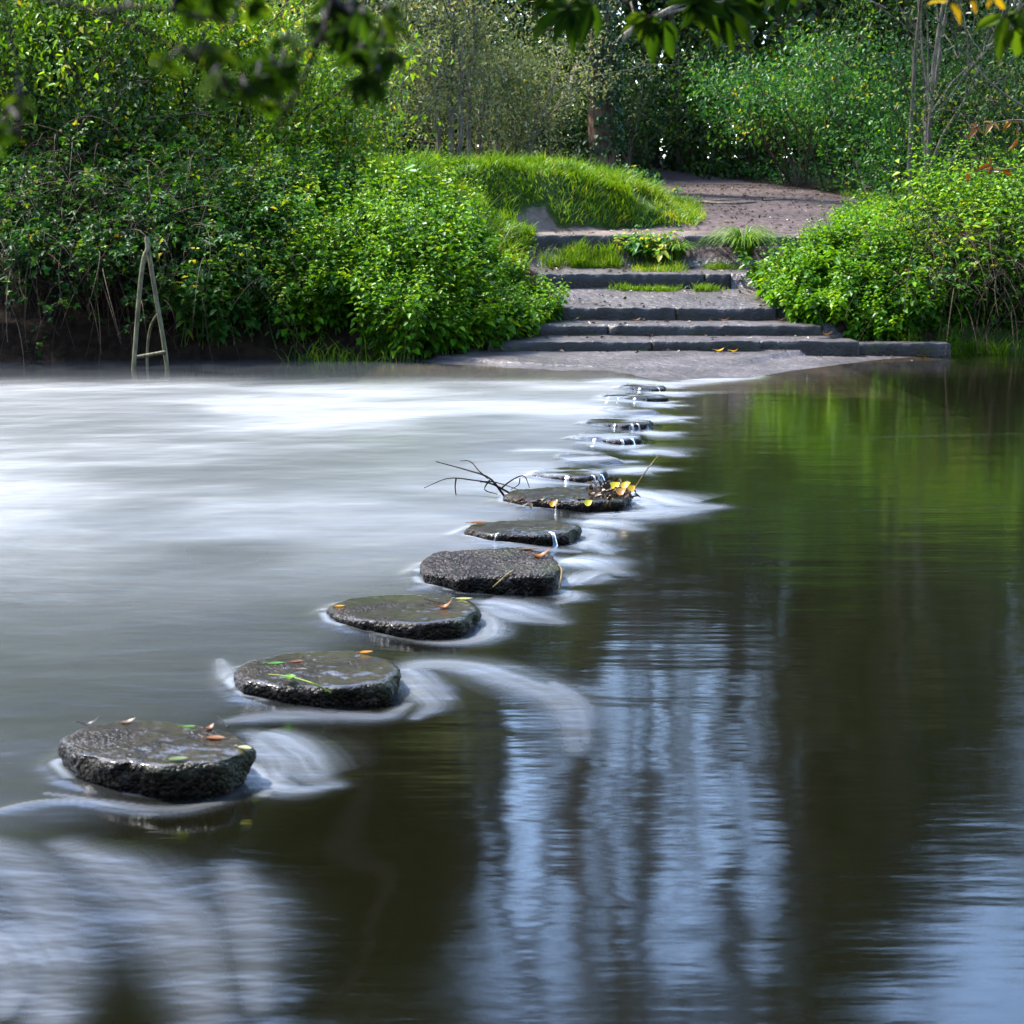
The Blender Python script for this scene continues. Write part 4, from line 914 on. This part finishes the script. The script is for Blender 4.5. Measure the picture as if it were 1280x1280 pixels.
# ------------------------------------------------------------------ driftwood, twigs and fallen leaves
def twig(name, label, cat, curves, mat='twig', group=None):
    a = Acc()
    for pts, r0, r1 in curves:
        c = spline(pts, 14); v, q = tubes(c[None], np.linspace(r0, r1, 14)[None], 5); a.add(v, q)
    return tag(a.build(name, M[mat], None, True), label, cat, group)
d = 10.35
twig('dead_branch', 'bare dark dead branch lying on the water beside the leaf-heaped stone', 'branch', [
    ([PD(632, 622, d), PD(612, 598, d), PD(585, 588, d + .1), PD(545, 577, d + .2)], .008, .003), ([PD(640, 618, d), PD(615, 605, d), PD(590, 600, d + .1), PD(560, 598, d + .1), PD(530, 610, d + .1)], .007, .002),
    ([PD(610, 598, d), PD(600, 590, d), PD(588, 577, d + .1), PD(575, 576, d + .1)], .005, .002), ([PD(625, 612, d), PD(640, 600, d - .05), PD(655, 595, d - .05), PD(662, 610, d - .05)], .006, .002),
    ([PD(600, 602, d), PD(620, 603, d), PD(648, 612, d)], .005, .002), ([PD(570, 598, d + .1), PD(569, 610, d + .1), PD(571, 624, d + .1)], .005, .003), ([PD(612, 600, d), PD(606, 612, d), PD(622, 618, d)], .005, .002), ([PD(650, 598, d), PD(648, 606, d), PD(638, 612, d)], .004, .002)])
twig('twig', 'thin twig standing up among the yellow leaves', 'twig', [([PD(763, 620, 10.2), PD(757, 608, 10.2), PD(752, 594, 10.2)], .007, .003)])
twig('grass_stalk', 'pale upright grass stalk rising from the yellow leaf heap', 'grass stalk', [([PD(794, 610, 10.2), PD(808, 588, 10.2), PD(824, 568, 10.25)], .005, .0025)], 'straw')
z4 = STONES[3]['top']
twig('grass_stalk', 'dry straw draped over the right end of the drier pebbly stone', 'grass stalk', [([P(698, 706, z4 + .012), P(702, 712, z4 + .0), PD(701, 724, 7.62), PD(699, 738, 7.6)], .0045, .003)], 'straw')
twig('grass_stalk', 'short straw lying on the front of the drier pebbly stone', 'grass stalk', [([P(642, 713, z4 + .012), P(634, 718, z4 + .012), PD(624, 727, 7.58), PD(616, 734, 7.58)], .0045, .003)], 'straw')
z1 = STONES[0]['top']
twig('twig', 'short black twig at the back rim of the nearest stone', 'twig', [([P(285, 909, z1 + .02), P(272, 895, z1 + .02)], .003, .002)])
z2 = STONES[1]['top']; z3 = STONES[2]['top']
twig('twig', 'thin brown twig lying across the third stone', 'twig', [([P(530, 748, z3 + .012), P(545, 752, z3 + .016), P(565, 756, z3 + .012)], .003, .002)])
def one_leaf(name, label, p, yaw, ln, wd, mat, tint=.5, tilt=.15, group='fallen leaves', cat='leaf', roll=0.0):
    p = np.array(p); nseg = 8
    t = np.linspace(0, 1, nseg); w = wd * np.sin(np.pi * np.clip(t * .92 + .06, 0, 1)) ** .8 * (1 - .25 * t)
    fd = np.array([math.cos(yaw), math.sin(yaw), 0]); sd = np.array([-math.sin(yaw), math.cos(yaw), roll])
    cen = p + fd * (t - .5)[:, None] * ln + np.array([0, 0, 1]) * (.003 + tilt * ln * (t - .4) ** 2 * 1.6)[:, None]
    up = np.array([0, 0, 1.])
    V = np.concatenate([cen + sd * (w / 2)[:, None] + up * (w * .22)[:, None], cen, cen - sd * (w / 2)[:, None] + up * (w * .22)[:, None]])
    Q = [[i, i + 1, nseg + i + 1, nseg + i] for i in range(nseg - 1)] + [[nseg + i, nseg + i + 1, 2 * nseg + i + 1, 2 * nseg + i] for i in range(nseg - 1)]
    a = Acc(); a.add(V, np.array(Q), tint=tint)
    sk = np.array([cen[0] - fd * ln * .28, cen[0] - fd * ln * .1 + up * .004, cen[0]]); v, q = tubes(sk[None], np.full((1, 3), .0015), 4); a.add(v, q, tint=tint)
    return tag(a.build(name, M[mat]), label, cat, group)
# on the nearest stone
one_leaf('fallen_leaf', 'pale brown leaf on the back left rim of the nearest stone', P(160, 905, z1 + .001), .5, .05, .03, 'dead', 1.0, .5)
one_leaf('fallen_leaf', 'orange brown leaf near the right end of the nearest stone', P(270, 925, z1 + .001), -.2, .06, .035, 'orange', .3)
one_leaf('fallen_leaf', 'small rust leaf curled at the back of the nearest stone', P(262, 912, z1 + .001), 1.0, .04, .025, 'orange', .1, .6)
one_leaf('fallen_leaf', 'pale green leaf on the right tip of the nearest stone', P(306, 937, z1 + .001), -.5, .05, .03, 'grey_leaf', .9)
one_leaf('fallen_leaf', 'grey wet leaf flat on the front edge of the nearest stone', P(223, 951, z1 + .001), .1, .055, .032, 'grey_leaf', .35)
one_leaf('fallen_leaf', 'little green leaf lying on the back edge of the nearest stone', P(236, 910, z1 + .001), .2, .04, .02, 'hazel', .6)
one_leaf('fallen_leaf', 'dark curled leaf on the left corner of the nearest stone', P(112, 908, z1 + .001), .3, .06, .03, 'dead', .05, .8)
# on the second stone: the green leaf and its stalk
e = empty('fallen_leaf', P(362, 846, z2 + .003), 'bright green leaf with a long yellow-green stalk on the second stone', 'leaf', 'fallen leaves')
lf = one_leaf('blade', None, P(362, 850, z2 + .012), -1.45, .065, .05, 'hazel', .8, .4, None, None); lf.parent = e; lf.matrix_parent_inverse.identity()
for v in lf.data.vertices: v.co = v.co - Vector(e.location)
a = Acc(); c = spline([P(336, 843, z2 + .02), P(362, 846, z2 + .022), P(395, 856, z2 + .022), PD(430, 876, 5.83)], 16); v, q = tubes(c[None], np.linspace(.0025, .0032, 16)[None], 5); a.add(v, q, tint=.92); a.build('stalk', M['hazel'], e)
one_leaf('fallen_leaf', 'small green leaf near the left rim of the second stone', P(345, 831, z2 + .001), .1, .06, .028, 'hazel', .6)
one_leaf('fallen_leaf', 'whitish leaf beside the stalked green leaf', P(378, 839, z2 + .001), -.2, .05, .03, 'dead', 1)
one_leaf('fallen_leaf', 'rusty leaf at the middle of the second stone', P(371, 829, z2 + .001), .4, .05, .03, 'orange', .1)
one_leaf('fallen_leaf', 'dull yellow leaf on the back edge of the second stone', P(458, 817, z2 + .001), .3, .05, .03, 'yellow', .1)
one_leaf('fallen_leaf', 'curled orange leaf on the third stone', P(556, 761, z3 + .001), .3, .06, .04, 'orange', .6, 1.0)
one_leaf('fallen_leaf', 'pale green leaf at the back right of the third stone', P(580, 750, z3 + .001), -.1, .07, .03, 'grey_leaf', .9)
one_leaf('fallen_leaf', 'tiny yellow leaf at the left rim of the third stone', P(425, 759, z3 + .001), .2, .04, .025, 'yellow', .3)
one_leaf('fallen_leaf', 'pinkish leaf at the back edge of the drier pebbly stone', P(662, 688, z4 + .001), .1, .10, .04, 'dead', .9)
one_leaf('fallen_leaf', 'orange leaf lying on the right end of the drier pebbly stone', P(676, 697, z4 + .003), .3, .09, .05, 'orange', .6, .8)
z5 = STONES[4]['top']
one_leaf('fallen_leaf', 'brown leaf on the back left of the shiny fifth stone', P(598, 655, z5 + .006), .1, .09, .045, 'orange', .3)
# the leaf heap on the sixth stone
z6 = STONES[5]['top']
a = Acc(); n = 150
px_ = rng.uniform(737, 792, n); py_ = 617 + rng.normal(0, 4.5, n) ; pb = np.array([P(x, y, z6 + .01) for x, y in zip(px_, py_)]); pb[:, 2] += rng.random(n) ** 1.5 * .06 * np.sin(np.pi * np.clip((px_ - 733) / 62, 0, 1))
px2 = rng.uniform(640, 770, 34); pb2 = np.array([P(x, 626 + rng.normal(0, 2.5), z6 + .002) for x in px2]); pb = np.vstack([pb, pb2]); n = len(pb)
v, q = leaves(pb, vr(n, .7) + np.array([0, -.1, .1]), np.array([0, -.3, 1]) + vr(n, .5), rng.uniform(.025, .055, n), rng.uniform(.018, .036, n)); a.add(v, q, tint=np.repeat(rng.random(n), 6))
tag(a.build('leaf_litter', M['dead']), 'heap of brown dead leaves on the sixth stepping stone', 'leaf heap', None, 'stuff')
for lab, (x, y), zz, yw, ln, mt, tn in [
    ('largest bright yellow leaf on the leaf heap', (768, 610), .05, .3, .066, 'yellow', 1.), ('golden yellow leaf at the right top of the leaf heap', (782, 609), .055, -.4, .06, 'yellow', .8),
    ('small yellow leaf at the right end of the leaf heap', (789, 613), .03, .6, .055, 'yellow', .6), ('orange leaf low on the leaf heap', (776, 617), .04, .1, .06, 'orange', .9),
    ('yellow-green leaf at the front of the leaf-heaped stone', (735, 631), .012, .2, .05, 'shrub', 1.), ('mustard leaf on the front left of the leaf-heaped stone', (692, 632), .01, -.3, .05, 'yellow', .2)]:
    one_leaf('fallen_leaf', lab, P(x, y, z6 + zz) - np.array([0, 0, 0.0]), yw, ln, ln * .75, mt, tn, .7, roll=.9)
# on the steps
for lab, (x, y), dd, ln, mt, tn in [
    ('yellow leaf on the beach at the foot of the steps, left of a pair', (899, 439), 21.75, .12, 'yellow', .7), ('yellow leaf on the beach, right of a pair', (917, 441), 21.7, .1, 'yellow', .5),
    ('brown leaf on the second step near its middle', (795, 402), 23.3, .11, 'orange', .2), ('orange leaf on the tread of the second step, right side', (905, 403), 23.3, .11, 'orange', .7),
    ('brown leaf on the first step below the nettles at right', (1033, 414), 22.7, .13, 'orange', .5), ('yellow leaf on the right end of the lowest step', (1157, 424), 22.3, .16, 'yellow', .3),
    ('orange leaf beside the nettles at the end of the second step', (975, 397), 23.4, .1, 'dead', .8), ('pale brown leaf at the left end of the third step', (718, 398), 23.3, .12, 'dead', .9)]:
    X = (x - 640) / F * dd; zt = float(H(X, dd)) + .02
    one_leaf('fallen_leaf', lab, (X, dd, zt), random.uniform(-.6, .6), ln, ln * .6, mt, tn, .6)
a = Acc(); n = 1500
X = rng.uniform(.2, 6.5, n); Y = rng.uniform(21.6, 40, n); ok = (X > np.interp(Y, XL[:, 0], XL[:, 1])) & (X < np.interp(Y, XR[:, 0], XR[:, 1])); X, Y = X[ok], Y[ok]; n = len(X)
v, q = leaves(np.stack([X, Y, H(X, Y) + .02], 1), vr(n, 1) * np.array([1, 1, .1]), np.array([0, 0, 1.]) + vr(n, .3), rng.uniform(.04, .09, n), rng.uniform(.03, .05, n)); a.add(v, q, tint=np.repeat(rng.random(n), 6))
tag(a.build('fallen_leaves', M['dead']), kind='stuff')
# tree roots across the path
twig('tree_root', 'bare pale tree root crossing the dirt path', 'root', [([(X_, Y_, float(H(X_, Y_)) + .015) for X_, Y_ in ((2.9, 33.2), (3.5, 33.6), (4.1, 33.3), (4.6, 33.8))], .05, .02), ([(X_, Y_, float(H(X_, Y_)) + .012) for X_, Y_ in ((3.5, 33.6), (3.9, 34.1), (4.4, 34.5))], .035, .015), ([(X_, Y_, float(H(X_, Y_)) + .012) for X_, Y_ in ((4.8, 34.2), (5.3, 34.5), (5.7, 34.3))], .03, .015)], 'bark_pale')

# ------------------------------------------------------------------ branches overhanging the camera
def overhang(label, stems, clusters, mat='chestnut', leaf=.10, group='leafy branches hanging into the top of the view', tint=(.45, .25), bark='twig', nl=(5, 7), flop=.5):
    """stems: (points, r0, r1); clusters: anchor points of palmate leaves"""
    p0 = np.array(stems[0][0][0])
    e = empty('overhanging_branch', p0, label, 'branch', group)
    a = Acc()
    for pts, r0, r1 in stems:
        c = spline(pts, 18); v, q = tubes(c[None], .62 * np.linspace(r0, r1, 18)[None], 6); a.add(v, q)
    fo = Acc()
    for c in clusters:
        c = np.array(c); k = random.randint(*nl)
        ax = unit(np.array([random.gauss(0, .5), random.gauss(0, .5), -flop + random.gauss(0, .25)])); 
        s1 = unit(np.cross(ax, np.array([.3, 1, .2]))); s2 = np.cross(ax, s1)
        tb = np.clip(random.gauss(*tint), 0, .85 if mat == 'chestnut' else 1)
        for j in range(k):
            f = (j - (k - 1) / 2) / max(1, k - 1) * 2.4
            d_ = ax * math.cos(f) + s1 * math.sin(f) + s2 * random.gauss(0, .15)
            L_ = leaf * random.uniform(.6, 1.2) * (1 - .15 * abs(f))
            v, q = leaves(c[None], d_[None], (s2 + np.array([0, 0, .6]))[None], np.array([L_]), np.array([L_ * .36]), .1, random.uniform(.1, .6)); fo.add(v, q, tint=np.clip(tb + random.gauss(0, .1), 0, .9 if mat == 'chestnut' else 1))
        # petiole
        near = min((np.linalg.norm(spline(s[0], 18) - c, axis=1).min(), i) for i, s in enumerate(stems))[1]
        sc = spline(stems[near][0], 18); q0 = sc[np.linalg.norm(sc - c, axis=1).argmin()]
        v, q = tubes(np.array([[q0, (q0 + c) / 2 + np.array([0, 0, .012]), c]]), np.array([[.003, .002, .0015]]), 4); a.add(v, q)
    a.build('twigs', M[bark], e, True); fo.build('foliage', M[mat], e); return e
def cl(x0, x1, y0, y1, d0, d1, n): return [PD(random.uniform(x0, x1), random.uniform(y0, y1), random.uniform(d0, d1)) for _ in range(n)]
d = 1.8
overhang('dark leafy branch with one curved bare stem, top left of the view', [([PD(470, -330, d), PD(440, -120, d), PD(415, 0, d), PD(392, 70, d), PD(345, 165, d)], .007, .003), ([PD(415, 0, d), PD(450, 30, d), PD(470, 90, d)], .004, .002), ([PD(400, 50, d), PD(360, 75, d), PD(325, 95, d)], .004, .002), ([PD(440, -60, d), PD(480, 20, d), PD(490, 70, d)], .004, .002)],
         cl(430, 495, -10, 105, d - .1, d + .1, 15) + cl(315, 375, 40, 130, d - .1, d + .1, 7) + cl(380, 440, -20, 50, d - .1, d + .1, 6), leaf=.034, tint=(.4, .25))
d = 1.6
overhang('sparse leafy spray sweeping across the top left corner', [([PD(-260, -160, d), PD(0, -20, d), PD(120, 15, d), PD(220, 60, d), PD(300, 120, d)], .006, .002), ([PD(0, -20, d), PD(20, 80, d), PD(25, 170, d)], .004, .002), ([PD(120, 15, d), PD(190, 10, d), PD(290, 30, d)], .004, .002)],
         cl(-20, 40, 100, 170, d - .1, d + .1, 3) + cl(190, 310, 50, 120, d - .1, d + .1, 7) + cl(150, 330, -30, 15, d - .1, d + .1, 7), leaf=.031, tint=(.6, .25))
d = 3.0
overhang('row of broad palmate leaves hanging into the top middle of the view', [([PD(560, -190, d), PD(660, -60, d), PD(760, -12, d), PD(860, -8, d), PD(960, -25, d), PD(1060, -70, d)], .008, .003), ([PD(760, -12, d), PD(790, 10, d), PD(812, 22, d)], .004, .002), ([PD(660, -60, d), PD(690, -10, d), PD(712, 12, d)], .004, .002)],
         [PD(712, 10, d), PD(740, 5, d), PD(812, 22, d), PD(830, 26, d), PD(880, -6, d), PD(905, 2, d), PD(930, -4, d), PD(950, -10, d), PD(990, -18, d), PD(865, 0, d), PD(690, -8, d)], leaf=.075, tint=(.5, .2))
d = 3.0
overhang('yellow autumn leaves on a twig hanging into the top right corner', [([PD(1330, -160, d), PD(1290, -40, d), PD(1245, -8, d), PD(1185, 4, d)], .006, .002)], [PD(1188, 2, d), PD(1215, -4, d), PD(1243, -5, d)], 'yellow', .042, nl=(2, 4), tint=(.6, .2))
overhang('green leaf spray in the top right corner beside yellow leaves', [([PD(1420, -120, d), PD(1340, -30, d), PD(1295, 5, d), PD(1255, 22, d)], .006, .002)], [PD(1256, 20, d), PD(1275, 12, d), PD(1268, 34, d), PD(1290, 16, d)], 'chestnut', .07, nl=(3, 4), tint=(.75, .15))
d = 9
overhang('bare pale twig with a few orange leaves at the right edge', [([PD(1420, 190, d), PD(1330, 160, d), PD(1268, 126, d), PD(1235, 100, d), PD(1205, 65, d)], .014, .004), ([PD(1420, 190, d), PD(1330, 195, d), PD(1270, 210, d), PD(1210, 215, d)], .01, .003), ([PD(1330, 160, d), PD(1270, 150, d), PD(1215, 160, d)], .008, .003)],
         [PD(1265, 152, d), PD(1222, 158, d), PD(1240, 153, d), PD(1208, 216, d), PD(1240, 206, d), PD(1252, 212, d), PD(1272, 172, d)], 'orange', .075, nl=(1, 3), tint=(.7, .3), bark='bark_pale', group='leafy branches hanging into the top of the view')

# ------------------------------------------------------------------ light
w = bpy.data.worlds.new('World'); S.world = w; w.use_nodes = True
nn = w.node_tree; nn.nodes.clear()
sky = nn.nodes.new('ShaderNodeTexSky'); sky.sky_type = 'NISHITA'; sky.sun_disc = False
EL, AZ = R(56), R(-60)
sky.sun_elevation = EL; sky.sun_rotation = AZ; sky.air_density = 1.0; sky.dust_density = .8; sky.ozone_density = 2.2
bg = nn.nodes.new('ShaderNodeBackground'); bg.inputs['Strength'].default_value = .15
wo = nn.nodes.new('ShaderNodeOutputWorld'); nn.links.new(sky.outputs[0], bg.inputs[0]); nn.links.new(bg.outputs[0], wo.inputs[0])
sl = bpy.data.lights.new('sun', 'SUN'); so = bpy.data.objects.new('sun', sl); COL.objects.link(so)
sl.energy = 2.6; sl.angle = R(5); sl.color = (1, .95, .86)
dv = Vector((math.sin(AZ) * math.cos(EL), math.cos(AZ) * math.cos(EL), math.sin(EL)))   # towards the sun
so.rotation_euler = dv.to_track_quat('Z', 'Y').to_euler()
vs = S.view_settings; vs.view_transform = 'Standard'; vs.look = 'None'; vs.gamma = 1; vs.exposure = 2.88
S.display_settings.display_device = 'sRGB'
S.render.engine = 'CYCLES'
cy = S.cycles; cy.use_denoising = True; cy.denoiser = 'OPENIMAGEDENOISE'; cy.max_bounces = 5; cy.diffuse_bounces = 2; cy.glossy_bounces = 3; cy.transmission_bounces = 4; cy.transparent_max_bounces = 12
cy.caustics_reflective = False; cy.caustics_refractive = False; cy.sample_clamp_indirect = 6
